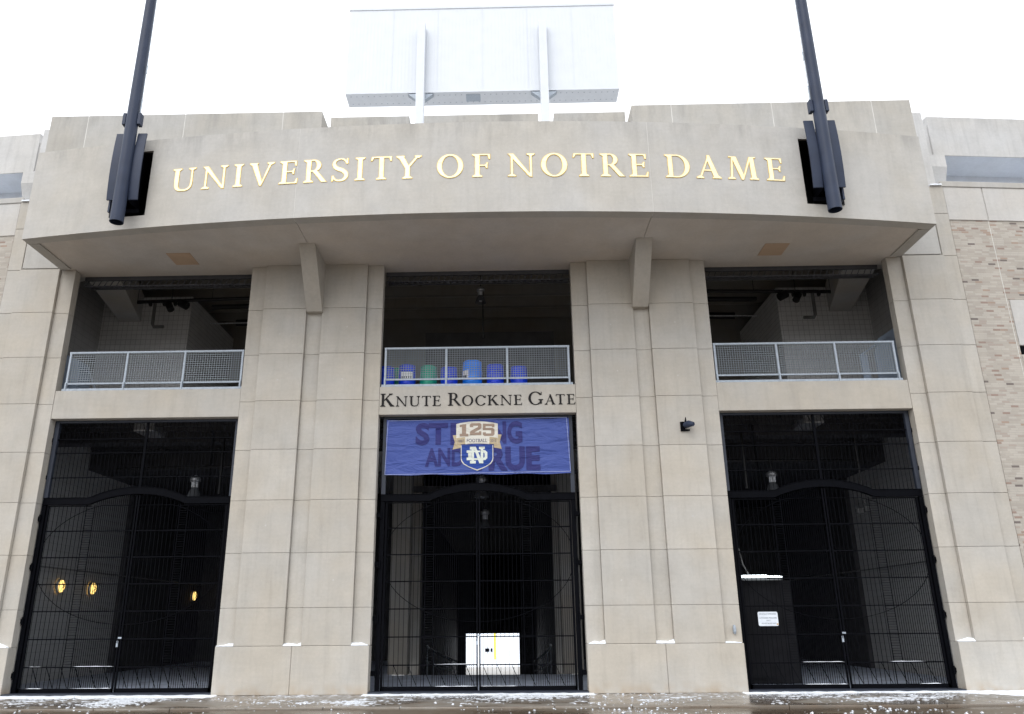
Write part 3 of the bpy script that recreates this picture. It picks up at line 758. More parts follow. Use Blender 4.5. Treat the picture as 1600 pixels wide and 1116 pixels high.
for a, b, s in ((-J1+.02, -S1+.0, [.2, .55, .8, 1]), (-G1, -G0, [1, .8, .7, .75, 1]), (-S0, -J0-.04, [1, .8, .8, .1]), (J0+.04, S0, [.1, .8, .9, 1.2]),
                (G0, G1, [1, .8, .8, 1.2]), (S1, J1-.05, [.5, .6, .5, .1]), (K0+.03, K1, [.2, 1, 1.3, 1.5]), (K2, K3, [1.5, 1.6, 1.5, 1]), (-K1, -K0-.05, [1.5, 1.3, 1.0, .1]), (-K3, -K2, [1, 1.4, 1.5])):
    drift(mb, a, b, [v*random.uniform(.6, 1.15) for v in s], .068)
mb.box(-12.66, -12.36, -.0, .2, 12.725, 12.76); mb.box(12.36, 12.66, 0, .2, 12.725, 12.76)
kind(tag(mb.build('ledge_snow', 'snow'), 'thin white snow lying on the plinth ledges of the concrete piers', 'snow'), 'stuff')
mb = MB()
for cx in (-8.44, 0, 8.44):
    for a, b, z in ((-1.02, -.05, .14), (-1.02, -.06, .613)): blob_strip(mb, cx+a, cx+b, GY-.03, GY-.003, z, .012, .03, z+cx)
    if cx == 0: blob_strip(mb, cx+.05, cx+.9, GY-.03, GY-.003, .14, .010, .03, 3)
blob_strip(mb, -10.5, -10.1, GY-.03, GY, .14, .014, .03, 9); blob_strip(mb, -10.5, -10.2, GY-.03, GY, .613, .014, .03, 4)
blob_strip(mb, 9.4, 10.2, GY-.03, GY, .613, .012, .03, 5); blob_strip(mb, 10.0, 10.5, GY-.03, GY, .14, .016, .03, 6)
kind(tag(mb.build('rail_snow', 'snow'), 'thin lines of snow caught on the lower rails of the iron gates', 'snow'), 'stuff')

# ------------------------------------------------------------------ balcony railings
def railing(posts, label, y=.17):
    x0, x1 = posts[0], posts[-1]
    g = thing('balcony_railing', ((x0+x1)/2, y, 7.24), label, 'railing', 'galvanised mesh railings on the balconies')
    mb = MB(); mb.box(x0-.03, x1+.03, y-.022, y+.022, 8.26, 8.305); mb.build('top_rail', 'galv', g)
    mb = MB(); mb.box(x0, x1, y-.018, y+.018, 7.42, 7.455); mb.build('bottom_rail', 'galv', g)
    mb = MB(); mb.box(x0-.08, x1+.08, .125, .36, 7.245, 7.30); mb.build('sill_plate', 'galv', g)
    for i, x in enumerate(posts):
        mb = MB(); mb.box(x-.024, x+.024, y-.02, y+.02, 7.30, 8.26)
        mb.box(x-.018, x+.018, y-.056, y-.0205, 7.20, 7.46)
        mb.build('post', 'galv', g)
    for a, b in zip(posts[:-1], posts[1:]):
        mb = MB(); a, b = a+.03, b-.03; n = round((b-a)/.062)
        for i in range(n+1): x = a+(b-a)*i/n; mb.box(x-.0048, x+.0048, y-.004, y+.004, 7.456, 8.26)
        n = 13
        for i in range(n+1): z = 7.47+.78*i/n; mb.box(a, b, y-.0085, y-.0041, z-.0048, z+.0048)
        mb.build('mesh_panel', 'galvwire', g)
railing([-10.62, -9.12, -7.61, -6.10], 'galvanised mesh railing across the left upper opening')
railing([-2.37, -.80, .77, 2.35], 'galvanised mesh railing across the middle upper opening, plastic drums behind it')
railing([6.10, 7.68, 9.17, 10.66], 'galvanised mesh railing across the right upper opening')

# ------------------------------------------------------------------ drums on the middle balcony
FL = 7.265
def drum(x, y, r, h, mat, label, kind_='drum'):
    g = thing('plastic_drum', (x, y, FL), label, 'barrel', 'plastic drums on the middle balcony')
    mb = MB(); prof = [(0.001, 0), (r*.93, 0), (r*.97, .03), (r*.96, h*.30), (r*1.0, h*.33), (r*1.0, h*.36), (r*.965, h*.39), (r*.965, h*.64), (r*1.0, h*.67), (r*1.0, h*.70), (r*.96, h*.73), (r*.93, h*.95), (r*.88, h)]
    mb.lathe(prof, x, y, FL, 28); mb.build('body', mat, g)
    mb = MB(); mb.lathe([(r*.88, h-.002), (r*.92, h+.0), (r*.92, h+.035), (r*.86, h+.045), (.001, h+.045)], x, y, FL, 28); mb.build('lid', mat, g)
    return g
drum(-2.44, .85, .23, .66, 'blue', 'dark blue drum at the far left of the balcony row, half behind the pier')
drum(-2.20, 1.40, .23, .78, 'green', 'green drum standing behind the leftmost blue drum')
d1 = drum(-1.90, .95, .235, .74, 'blue', 'dark blue drum with a white printed label, beside the front green drum')
drum(-1.33, .95, .235, .70, 'green', 'green drum in the front row of the balcony, between blue drums')
drum(-.78, .95, .235, .66, 'blue', 'dark blue drum standing behind the second railing post')
d2 = drum(-.16, 1.0, .27, .84, 'bluebright', 'bright blue drum, tallest in the row, with a torn white label')
drum(.45, .95, .235, .72, 'blue', 'dark blue drum just right of the tallest bright blue drum')
drum(1.08, .95, .235, .66, 'blue', 'rightmost dark blue drum, behind the third railing post')
mb = MB()
def curved_patch(mb, cx, cy, r, a0, a1, z0, z1, n=8):
    vs = []
    for i in range(n+1):
        a = a0+(a1-a0)*i/n
        for z in (z0, z1): vs.append((cx+r*sin(a), cy-r*cos(a), z))
    mb.poly(vs, [(2*i, 2*i+2, 2*i+3, 2*i+1) for i in range(n)], .5)
curved_patch(mb, -1.90, .95, .242, -.6, .75, FL+.34, FL+.56); mb.build('paper_label', 'paper', d1)
mb = MB()
for i in range(5): curved_patch(mb, -1.90, .95, .2445, -.5+i*.24, -.38+i*.24, FL+.37, FL+.44, 2)
mb.build('label_print', 'print', d1)
mb = MB(); curved_patch(mb, -.16, 1.0, .278, -1.1, -.35, FL+.36, FL+.60); mb.build('paper_label', 'paper', d2)
mb = MB(); curved_patch(mb, -.16, 1.0, .281, -1.0, -.55, FL+.38, FL+.47); mb.build('label_print', 'print', d2)
def tub(x, r, h, mat, label):
    mb = MB(); mb.lathe([(.001, 0), (r*.85, 0), (r, h*.9), (r*1.05, h*.9), (r*1.05, h), (r*.97, h), (r*.8, .03), (.001, .03)], x, .9, FL, 24)
    tag(mb.build('plastic_tub', mat), label, 'tub')
tub(1.62, .2, .10, 'blue', 'low dark blue tub behind the railing, right of the last drum')
tub(2.1, .24, .14, 'blue', 'low dark blue tub in the right corner of the middle balcony')

# ------------------------------------------------------------------ banner
def text_poly(s, x0, x1, z0, z1, y, mat, parent, name, bold=0.0, extr=.0):
    cu = bpy.data.curves.new('txt', 'FONT'); cu.body = s; cu.size = 1; cu.offset = bold; cu.extrude = extr; cu.resolution_u = 4
    o = bpy.data.objects.new('txt', cu); COL.objects.link(o); bpy.context.view_layer.update()
    me = bpy.data.meshes.new_from_object(o.evaluated_get(bpy.context.evaluated_depsgraph_get()))
    bpy.data.objects.remove(o)
    xs = [v.co.x for v in me.vertices]; ys = [v.co.y for v in me.vertices]
    a, b, c, d = min(xs), max(xs), min(ys), max(ys)
    for v in me.vertices:
        v.co = ((v.co.x-a)/(b-a)*(x1-x0)+x0, y-v.co.z, (v.co.y-c)/(d-c)*(z1-z0)+z0)
    me.materials.clear(); me.materials.append(M[mat]); me.name = name
    ob = bpy.data.objects.new(name, me); COL.objects.link(ob)
    if parent: adopt(ob, parent)
    return ob
BY = .285
bn = thing('banner', (0, BY, 5.7), 'purple blue vinyl banner with an anniversary shield hanging across the top of the middle gate', 'banner')
mb = MB(); nx, nz = 60, 18; vs = []
for j in range(nz+1):
    for i in range(nx+1):
        u, v = i/nx, j/nz
        x = -2.30+4.60*u+.006*sin(v*17); z = 5.005+1.40*v+(.010*cos(u*pi*2*4)-.006)*(1 if j in (0, nz) else .3)
        vs.append((x, BY+.004*sin(u*31+v*5)+.003*sin(v*23), z))
mb.poly(vs, [(j*(nx+1)+i, j*(nx+1)+i+1, (j+1)*(nx+1)+i+1, (j+1)*(nx+1)+i) for j in range(nz) for i in range(nx)], .5, True)
mb.build('vinyl_sheet', 'banner', bn)
def BX(u): return -2.33+(u-70)/(1522-70)*4.64       # 5.07x zoom pixel -> metres on the banner
def BZ(v): return 6.415-(v-632)/(1075-632)*1.41
mb = MB()
y = BY-.0085
for a, b in (((78, 642), (1512, 630)), ((1512, 630), (1528, 1060)), ((66, 1072), (1528, 1060)), ((78, 642), (66, 1072))):
    mb.bar((BX(a[0])*.985, y, BZ(a[1])-.0), (BX(b[0])*.985, y, BZ(b[1])), .014, .001)
mb.build_each('hem', 'bhem', bn)
text_poly('ST', BX(310), BX(565), BZ(842), BZ(662), BY-.0095, 'bfaint', bn, 'printed_word', .04)
text_poly('RO', BX(585), BX(960), BZ(842), BZ(662), BY-.0095, 'bfaint', bn, 'printed_word', .04)
text_poly('NG', BX(905), BX(1150), BZ(838), BZ(655), BY-.0095, 'bfaint', bn, 'printed_word', .04)
text_poly('AND', BX(388), BX(690), BZ(1012), BZ(866), BY-.0095, 'bfaint', bn, 'printed_word', .035)
text_poly('TRUE', BX(735), BX(1285), BZ(1050), BZ(860), BY-.0100, 'bfaint', bn, 'printed_word', .045)
EX = lambda u: BX(570)+(u-50)/(1057)*0+ (u-545)/11.744/61.65 + (BX(795)-BX(570))      # emblem zoom px -> metres
EC = BX(795)
EX = lambda u: EC+(u-545)/11.744/61.65
EZ = lambda v: 6.415-((v-62)/11.744)*1.41/87.4
def flat(pts, d, mat, name):
    mb = MB(); p = [(EX(a), EZ(b)) for a, b in pts]; mb.prism(p, 'y', BY-d, BY-d+.001); return mb.build(name, mat, bn)
def arcpts(x0, x1, y, sag, n=12): return [(x0+(x1-x0)*i/n, y-sag*(1-(2*i/n-1)**2)) for i in range(n+1)]
def shield_pts(s):
    x0, x1 = 250+s, 835-s
    return [(x0, 560)]+[(x1, 560), (x1, 800-s*.3)]+[(x1-8, 850-s), (790-s, 905-s), (700, 960-s*1.1), (620, 995-s*1.3), (545, 1025-s*1.6), (470, 995-s*1.3), (390, 960-s*1.1), (295+s, 905-s), (x0+8, 850-s), (x0, 800-s*.3)]
flat(shield_pts(0), .0112, 'bcream', 'shield_outline'); flat(shield_pts(13), .0118, 'bshield', 'shield_field')
# ribbon tails, ribbon, crest
flat([(100, 372), (250, 360), (250, 605), (100, 635), (140, 500)], .0122, 'btan', 'ribbon_tail')
flat([(850, 355), (990, 368), (955, 500), (990, 632), (850, 605)], .0122, 'btan', 'ribbon_tail')
flat([(165, 165)]+arcpts(165, 922, 160, 48)+[(922, 540)]+arcpts(922, 165, 545, 26), .0128, 'bcream', 'crest')
flat([(168, 405)]+arcpts(168, 918, 425, 30)+[(918, 545)]+arcpts(918, 168, 555, 30), .0134, 'btan', 'ribbon')
flat([(325, 402)]+arcpts(325, 770, 400, 8)+[(765, 540)]+arcpts(765, 330, 542, 12), .0140, 'bcream', 'ribbon_centre')
def et(s, u0, u1, v0, v1, mat, b=.0, d=.0155): text_poly(s, EX(u0), EX(u1), EZ(v1), EZ(v0), BY-d, mat, bn, 'printed_text', b)
et('FOOTBALL', 358, 728, 440, 505, 'bink', .01); et('1887', 200, 308, 452, 505, 'bink'); et('2012', 785, 890, 450, 505, 'bink')
# slab numerals 125
def slab(polys, d, mat, name):
    mb = MB()
    for i, p in enumerate(polys): mb.prism([(EX(a), EZ(b)) for a, b in p], 'y', BY-d-.00015*i, BY-d+.0006)
    return mb.build(name, mat, bn)
slab([[(268, 168), (345, 163), (345, 368), (268, 368)], [(228, 178), (300, 165), (300, 215), (228, 218)], [(228, 345), (385, 345), (385, 395), (228, 395)]], .0158, 'bnum', 'numeral')
slab([[(412, 172), (440, 148), (600, 145), (625, 170), (625, 235), (600, 265), (480, 330), (415, 375), (415, 310), (440, 285), (560, 222), (560, 195), (475, 195), (475, 222), (412, 222)],
      [(412, 322), (622, 322), (622, 372), (412, 372)], [(580, 300), (622, 300), (622, 340), (580, 340)]], .0158, 'bnum', 'numeral')
slab([[(650, 158), (862, 165), (862, 228), (815, 228), (815, 208), (700, 205), (700, 240), (830, 240), (862, 268), (862, 362), (835, 390), (675, 390), (650, 365), (650, 320), (705, 320), (705, 345), (800, 345), (800, 282), (650, 282)]], .0158, 'bnum', 'numeral')
# interlocking monogram
slab([[(355, 655), (480, 655), (480, 700), (440, 700), (440, 785), (480, 785), (480, 835), (355, 835), (355, 785), (382, 785), (382, 700), (355, 700)],
      [(620, 650), (690, 655), (728, 690), (728, 800), (690, 835), (620, 835), (620, 795), (668, 790), (680, 775), (680, 715), (668, 700), (620, 695)],
      [(475, 660), (600, 660), (600, 690), (475, 690)], [(475, 800), (600, 800), (600, 832), (475, 832)]], .0160, 'bnd', 'monogram')
slab([[(413, 588), (492, 588), (492, 640), (413, 640)], [(443, 620), (488, 620), (488, 870), (443, 870)], [(415, 845), (520, 845), (520, 895), (415, 895)],
      [(470, 588), (520, 588), (650, 895), (585, 895)], [(578, 590), (682, 590), (682, 635), (578, 635)], [(608, 620), (655, 620), (655, 895), (608, 880)]], .0172, 'bnd', 'monogram')

# ------------------------------------------------------------------ small white sign on the right gate
sgn = thing('gate_sign', (6.74, GY-.04, 1.56), 'small white sign with four lines of writing fixed to the bars of the right gate', 'sign')
mb = MB(); x0, x1, z0, z1, r = 6.515, 6.975, 1.400, 1.715, .035; pts = []
for cx_, cz_, a in ((x1-r, z1-r, 0), (x0+r, z1-r, pi/2), (x0+r, z0+r, pi), (x1-r, z0+r, 3*pi/2)):
    for i in range(5): pts.append((cx_+r*cos(a+pi/2*i/4), cz_+r*sin(a+pi/2*i/4)))
mb.prism(pts, 'y', GY-.045, GY-.041); mb.build('plate', 'signface', sgn)
for s, a, b, z in (('VEHICLE OPENING', .06, .93, .80), ('AUTHORIZED PERSONNEL', .06, .95, .52), ('ONLY', .40, .62, .34), ('DO NOT BLOCK GATE', .16, .88, .14)):
    w_ = x1-x0; h_ = z1-z0
    text_poly(s, x0+a*w_, x0+b*w_, z0+z*h_, z0+(z+.085)*h_, GY-.0465, 'signprint', sgn, 'sign_text', .01)
mb = MB(); mb.box(6.93, 6.972, GY-.0462, GY-.0455, 1.425, 1.455); mb.build('rust_spot', 'rust', sgn)

# ------------------------------------------------------------------ masts
def mast(sg, label):
    X = sg*8.42; Y = -2.68
    g = thing('flagpole_mast', (X, Y, 10.6), label, 'mast', 'navy steel masts bracketed to the fascia')
    mb = MB()
    zz = [10.55+i*1.0 for i in range(15)]; mb.tube([(X, Y, z) for z in zz], [.158-.0045*i for i in range(15)], 24, cap=False)
    mb.tube([(X, Y, 10.55), (X, Y, 11.2)], .140, 24, cap=False)
    vs = []; 
    for k in range(24):
        a = 2*pi*k/24; vs += [(X+.158*cos(a), Y+.158*sin(a), 10.55), (X+.140*cos(a), Y+.140*sin(a), 10.55)]
    mb.poly(vs, [(2*k, 2*k+1, (2*k+3) % 48, (2*k+2) % 48) for k in range(24)], .5)
    mb.build('pole', 'navy', g)
    mb = MB(); mb.lathe([(.001, 0), (.139, 0)], X, Y, 10.9, 24); mb.build('pole_hollow_shade', 'void', g)  # black disc painting the dark inside the hollow pole
    # curved clamp plates, one each side of the pole
    for q in (-1, 1):
        mb = MB(); n = 14; vs = []
        xa, xb = X+q*.150, X+q*.375
        for i in range(n+1):
            u = i/n; z = 11.20+1.84*u; yb = -2.60-.055*(1-(2*u-1)**2)
            for (x, yy) in ((xa, yb), (xb, yb), (xb, yb+.035), (xa, yb+.035)): vs.append((x, yy, z))
        fs_ = [(i*4+j, i*4+(j+1) % 4, (i+1)*4+(j+1) % 4, (i+1)*4+j) for i in range(n) for j in range(4)]+[(3, 2, 1, 0), (n*4, n*4+1, n*4+2, n*4+3)]
        mb.poly(vs, fs_, .5, False); mb.build('clamp_plate', 'navy', g)
    # inner fin that ties the pole back into the slot
    mb = MB()
    for q in (-1, 1): mb.box(X+q*.12-.012, X+q*.12+.012, -2.6, -2.0, 11.2, 12.72)
    mb.box(X-.3, X+.3, -2.32, -2.28, 11.0, 11.1); mb.build_each('web_plate', 'iron', g)
    mb = MB(); mb.box(X+sg*.34-.02, X+sg*.34+.02, -2.50, -2.16, 10.93, 12.0); mb.build('edge_strap', 'navy', g)
    mb = MB()
    for q, dz in ((-1, 0), (1, 0)):
        xx = X+q*.185; mb.box(xx-.042, xx+.042, Y-.06, Y+.10, 13.22, 13.55, bev=.012)
    mb.build_each('cleat_box', 'navy', g)
    mb = MB(); xx = X-sg*.19
    mb.tube([(xx, Y-.02, 13.40), (xx, Y-.04, 13.62), (xx, Y-.04, 13.95)], .016, 8)
    mb.tube([(xx, Y-.04, 13.95), (xx+sg*.02, Y-.10, 20)], .0085, 6)
    mb.tube([(xx, Y-.045, 14.7), (xx, Y-.045, 14.95)], .017, 8)
    mb.build('halyard', 'galv', g)
    # slot behind the pole, its faces coloured black for the shade inside
    mb = MB(); a, b = sorted((sg*SL0, sg*SL1)); yf = arcy(8.43)+.02
    mb.box(a+.001, a+.02, yf, -.6, SLB+.001, SLT-.001); mb.box(b-.02, b-.001, yf, -.6, SLB+.001, SLT-.001)
    mb.box(a+.02, b-.02, yf+.0, -.6, SLB+.001, SLB+.02); mb.box(a+.02, b-.02, yf, -.6, SLT-.02, SLT-.001); mb.box(a, b, -.6, -.58, SLB, SLT)
    mb.build('slot_shade_faces', 'void', g)
mast(-1, 'navy steel mast clamped to the fascia left of the gold lettering')
mast(1, 'navy steel mast clamped to the fascia right of the gold lettering')

# ------------------------------------------------------------------ scoreboard seen from behind
sb = thing('scoreboard', (0, 20, 15), 'large white sheet metal back of a scoreboard on two posts above the roof', 'scoreboard')
mb = MB(); BXL, BXR, BZ0, BZ1 = -8.42, 7.72, 31.15, 37.35
n = 150
vs = []
for i in range(n+1):
    x = BXL+(BXR-BXL)*i/n; dy = 0.005 if i % 2 else 0
    vs += [(x, 20+dy, BZ0), (x, 20+dy, BZ1-.18)]
mb.poly(vs, [(2*i, 2*i+2, 2*i+3, 2*i+1) for i in range(n)], .5)
mb.box(BXL, BXR, 20.03, 21.25, BZ0+.02, BZ1-.02); mb.build('cabinet', 'white', sb)
mb = MB(); mb.box(BXL-.03, BXR+.03, 19.96, 21.28, BZ1-.18, BZ1); mb.build('top_trim', 'whitedark', sb)
mb = MB(); mb.box(BXL, BXR, 19.98, 21.25, BZ0-.06, BZ0+.019); n_panel = len(mb.f)
for i in range(46):
    x = BXL+.3+i*.345
    for yy in (20.25, 20.95):
        mb.box(x-.03, x+.03, yy-.03, yy+.03, BZ0-.068, BZ0-.061)
mb.box(-1.3, -.45, 20.2, 20.9, BZ0-.072, BZ0-.062)
up = mb.build('underside_panel', 'whitedark', sb); up.data.materials.append(M['galv'])
for i, p in enumerate(up.data.polygons): p.material_index = 0 if i < n_panel else 1
for x in (-3.95, 3.31):
    mb = MB(); mb.box(x-.24, x+.24, 19.46, 19.94, 15, 35.7, bev=.03); mb.build('post', 'whitedark', sb)
    mb = MB()
    for q in (-1, 1): mb.prism([(x+q*.24, 31.02), (x+q*.75, 31.02), (x+q*.24, 30.6)], 'y', 20.0, 20.3)
    mb.build_each('gusset', 'galv', sb)

mb = MB()
for x in (-5.7, -3.0, -.3, 2.4, 5.1): mb.box(x-.012, x+.012, 19.988, 19.998, BZ0, BZ1-.18)
mb.box(BXL, BXR, 19.986, 19.996, BZ0+.02, BZ0+.07); mb.build('panel_seam', 'white', sb)
# ------------------------------------------------------------------ stadium wings
def wing(sg, label):
    g = thing('stadium_wing', (sg*K3, .1, 0), label, 'building', 'brick stadium wings')
    g.rotation_euler = (0, 0, sg*radians(4.5)); bpy.context.view_layer.update()
    R = Matrix.Translation((sg*K3, .1, 0)) @ Matrix.Rotation(sg*radians(4.5), 4, 'Z')
    def bld(mb, name, mat):
        me_o = mb.build(name, mat); me_o.parent = g; return me_o      # local coordinates of the wing
    X = lambda a: sg*a
    mb = MB(); mb.box(X(.03), X(1.10), 0.0, .4, 1.05, 11.70); mb.box(X(1.12), X(3.4), 0, .4, 9.41, 11.70)
    mb.box(X(1.12), X(1.17), 0, .4, 1.05, 9.40); mb.box(X(1.18), X(3.4), 0, .4, 1.05, 7.9)
    mb.box(X(3.42), X(30), 0, .4, 1.05, 11.70); bld(mb, 'brick_wall', 'brick')
    mb = MB(); mb.box(X(0), X(.03), .03, .4, 1.05, 12.6); bld(mb, 'corner_joint', 'mortar')
    mb = MB(); mb.box(X(1.10), X(1.12), .004, .4, 1.05, 12.6); bld(mb, 'expansion_joint', 'fjoint')
    mb = MB(); mb.box(X(1.18), X(3.38), -.02, .4, 8.14, 9.40, bev=.02); bld(mb, 'stone_panel', 'wingcap')
    mb = MB(); mb.box(X(1.22), X(3.3), .02, .4, 7.91, 8.13); bld(mb, 'louvre', 'iron')
    mb = MB(); mb.box(X(.01), X(1.10), -.025, .42, 11.70, 12.70, bev=.012); 
    for i in range(10): mb.box(X(1.12+i*2.9), X(1.12+i*2.9+2.88), -.025, .42, 11.70, 12.70, bev=.012)
    bld(mb, 'parapet_band', 'wingcap')
    mb = MB(); mb.box(X(-.05), X(30), -.05, .6, 12.70, 12.87, bev=.015); bld(mb, 'coping', 'upper')
    mb = MB(); mb.box(X(0), X(30), -.03, .4, 0, 1.045, bev=.015); bld(mb, 'plinth', 'precast')
    # cantilevered concourse wall above
    mb = MB(); Z0, Z1 = 15.0, 16.40
    mb.box(X(1.42), X(30), 1.95, 2.2, Z0, Z1, bev=.015); mb.box(X(.28), X(1.42), 2.0, 2.2, Z0, Z1-.30, bev=.01); bld(mb, 'deck_wall', 'deck')
    mb = MB()
    mb.poly([(X(.3), 1.96, Z0-.004), (X(30), 1.96, Z0-.004), (X(30), 3.0, Z0-.05), (X(.3), 3.0, Z0-.05)], [(0,1,2,3)])
    mb.box(X(1.2), X(30), 3.0, 3.4, 13.9, Z0-.02); mb.box(X(1.2), X(30), 3.4, 4.2, 13.3, 14.3)
    mb.box(X(.3), X(30), 4.2, 4.5, 12, 14.5); bld(mb, 'deck_soffit', 'deckunder')
    mb = MB(); mb.prism([(1.9, Z0-.01), (1.9, Z0-.42), (2.5, 13.2), (3.0, 13.2), (3.0, Z0-.01)], 'x', X(1.10), X(1.72)); bld(mb, 'deck_bracket', 'deck')
    mb = MB(); mb.box(X(-.3), X(30), .6, 4.2, 12.3, 12.5); bld(mb, 'unseen_ledge_roof', 'snow')  # out of view; snow surface added to bounce light onto the deck soffit
wing(-1, 'brick stadium wing with pale concrete band at the left edge')
wing(1, 'brick stadium wing with pale concrete band at the right edge, long speckled brick strip')

# ------------------------------------------------------------------ fittings
def pendant(x, y, z0, top, label, s=1.0):
    g = thing('pendant_lamp', (x, y, z0), label, 'lamp', 'high bay pendant lamps hanging in the halls')
    mb = MB(); mb.lathe([(.001, .64*s), (.05*s, .64*s), (.06*s, .60*s), (.13*s, .58*s), (.15*s, .55*s), (.15*s, .47*s), (.12*s, .46*s), (.09*s, .45*s), (.085*s, .30*s), (.08*s, .29*s)], x, y, z0, 16)
    for k in range(12):
        a = 2*pi*k/12; mb.box(x+.09*s*cos(a)-.006, x+.09*s*cos(a)+.006, y+.09*s*sin(a)-.006, y+.09*s*sin(a)+.006, z0+.30*s, z0+.58*s)
    mb.build('ballast_housing', 'alu', g)
    mb = MB(); mb.lathe([(.08*s, .29*s), (.12*s, .24*s), (.17*s, .12*s), (.205*s, .01*s), (.21*s, 0), (.20*s, 0), (.165*s, .11*s), (.11*s, .23*s)], x, y, z0, 24); mb.build('shade', 'shade', g)
    mb = MB(); mb.lathe([(.001, .05*s), (.06*s, .06*s), (.05*s, .2*s)], x, y, z0, 12); mb.build('bulb', 'paper', g)
    mb = MB(); mb.tube([(x, y, z0+.64*s), (x, y, top)], .012, 6); mb.build('stem', 'blacksteel', g)
pendant(-8.30, 3.5, 4.98, 6.94, 'pendant lamp hanging behind the left gate')
pendant(8.29, 3.5, 4.95, 6.94, 'pendant lamp hanging behind the right gate')
pendant(-.01, 3.5, 4.90, 6.94, 'pendant lamp hanging behind the middle gate just below the banner')
pendant(-.04, 9.0, 4.65, 6.94, 'dim smaller looking pendant lamp further back in the middle passage')
pendant(.01, 3.0, 10.70, 12.6, 'pendant lamp hanging in the upper middle opening', .8)

def wall_lamp(y, label):
    x = -12.58 if y < 8 else -12.44; z = 2.62
    g = thing('wall_lamp', (x, y, z), label, 'lamp', 'amber bulkhead lamps on the left hall wall')
    mb = MB(); R = Matrix.Translation((x, y, z)) @ Matrix.Rotation(pi/2, 4, 'Y')
    def lat(prof, m_, nm, seg=20):
        q = MB(); vs = [tuple(R @ Vector((r*cos(2*pi*k/seg)*1.12, r*.88*sin(2*pi*k/seg), h))) for r, h in prof for k in range(seg)]
        q.poly(vs, [(i*seg+k, i*seg+(k+1) % seg, (i+1)*seg+(k+1) % seg, (i+1)*seg+k) for i in range(len(prof)-1) for k in range(seg)], .5, True); return q.build(nm, m_, g)
    lat([(.19, 0), (.19, .06), (.165, .08), (.16, .04)], 'alu', 'housing'); lat([(.158, .05), (.15, .12), (.09, .16), (.001, .17)], 'lamp', 'lens')
    q = MB()
    for d in (-.07, 0, .07): q.tube([(x+.10, y+d, z-.17), (x+.19, y+d, z), (x+.10, y+d, z+.17)], .008, 6)
    q.build('guard', 'iron', g)
wall_lamp(4.86, 'amber wall lamp nearest the left jamb behind the left gate')
wall_lamp(6.75, 'middle one of the three amber wall lamps behind the left gate')
wall_lamp(15.0, 'farthest and smallest amber wall lamp, low at right behind the left gate')

# conduit lines and other services
def service(name, pts, r, mat, label, cat='pipe', grp=None, extra=None):
    mb = MB(); 
    for p in pts: mb.tube(p, r, 8)
    if extra: extra(mb)
    return tag(mb.build(name, mat), label, cat, grp)
for sg, nm in ((-1, 'left'), (1, 'right')):
    X = lambda a: sg*a
    def fl(mb, sg=sg):
        for a in (10.6, 10.15, 9.8): mb.tube([(X(a), 4.0, 11.26), (X(a)+.05, 4.0, 11.26)], .10, 10)
        mb.tube([(X(9.95), 3.9, 11.2), (X(9.8), 3.8, 10.95)], .11, 10); mb.tube([(X(9.6), 3.95, 11.25), (X(9.35), 3.95, 11.12)], .13, 10)
        for a in (11, 9.9, 8.6, 7): mb.tube([(X(a), 4, 11.3), (X(a), 4, 12.5)], .012, 5)
    service('sprinkler_main', [[(X(11.3), 4, 11.3), (X(6.0), 4, 11.42)]], .06, 'blacksteel', 'thick black sprinkler pipe with valves across the %s upper opening' % nm, extra=fl)
    service('drain_pipe', [[(X(10.42), 4, 11.25), (X(10.42), 4, 10.55), (X(10.36), 4, 10.45), (X(10.05), 4, 10.45)]], .055, 'pipegrey', 'grey elbow pipe hanging before the block wall in the %s upper opening' % nm)
    service('conduit', [[(X(9.2), 5.6, 11.75), (X(5.5), 5.6, 11.8)]], .09, 'blacksteel', 'black duct under the ceiling in the %s upper opening' % nm)
    service('conduit', [[(X(9.2), 5.6, 11.15), (X(5.5), 5.6, 11.2)]], .022, 'alu', 'thin bright conduit crossing the dark recess of the %s upper opening' % nm)
    service('conduit', [[(X(9.0), 7.5, 11.9), (X(5.5), 7.5, 11.95)]], .13, 'blacksteel', 'lowest black duct at the back of the %s upper opening' % nm)
    service('hanger_brace', [[(X(7.3), 2.2, 12.4), (X(6.0), 4.5, 11.2)], [(X(6.6), 1.5, 12.4), (X(6.0), 3.0, 11.6)]], .03, 'blacksteel', 'black diagonal hanger braces at the inner side of the %s upper opening' % nm, 'brace')
    def fx(mb, sg=sg):
        for i in range(6): mb.tube([(X(6.8+i*.7), 4.2, 6.05), (X(6.8+i*.7), 4.2, 6.7)], .01, 5)
    service('sprinkler_main', [[(X(6.2), 4.2, 6.02), (X(11), 4.2, 5.98)], [(X(7.4), 3.0, 6.6), (X(7.4), 3.0, 5.0)], [(X(7.6), 2.6, 6.7), (X(8.8), 6, 5.6)]], .045, 'blacksteel', 'black ceiling pipes behind the top of the %s gate' % nm, extra=fx)
    mb = MB(); cx_ = X(9.42) if sg < 0 else 9.2; mb.box(cx_-.28, cx_+.28, 2.2, 3.3, 6.66, 6.93, bev=.03)
    tag(mb.build('unit_heater', 'alu'), 'grey metal heater box under the ceiling behind the top of the %s gate' % nm, 'heater')
mb = MB()
for i in range(9): y_ = 1.0+i*.62; mb.box(-12.5, 12.5, y_, y_+.12, 6.80, 6.94)
kk = mb.build_each('ceiling_rib', 'intdark', gh)
service('conduit', [[(-12.42, 2.0, 3.10), (-12.42, 15.9, 3.10)]], .025, 'pipegrey', 'thin horizontal conduit on the left hall wall above the amber lamps')
service('conduit', [[(12.42, 1.0, 3.05), (12.42, 15.9, 3.05)], [(12.42, 3.6, 3.05), (12.42, 3.6, 6.0)]], .025, 'pipegrey', 'thin conduit run on the right hall wall')
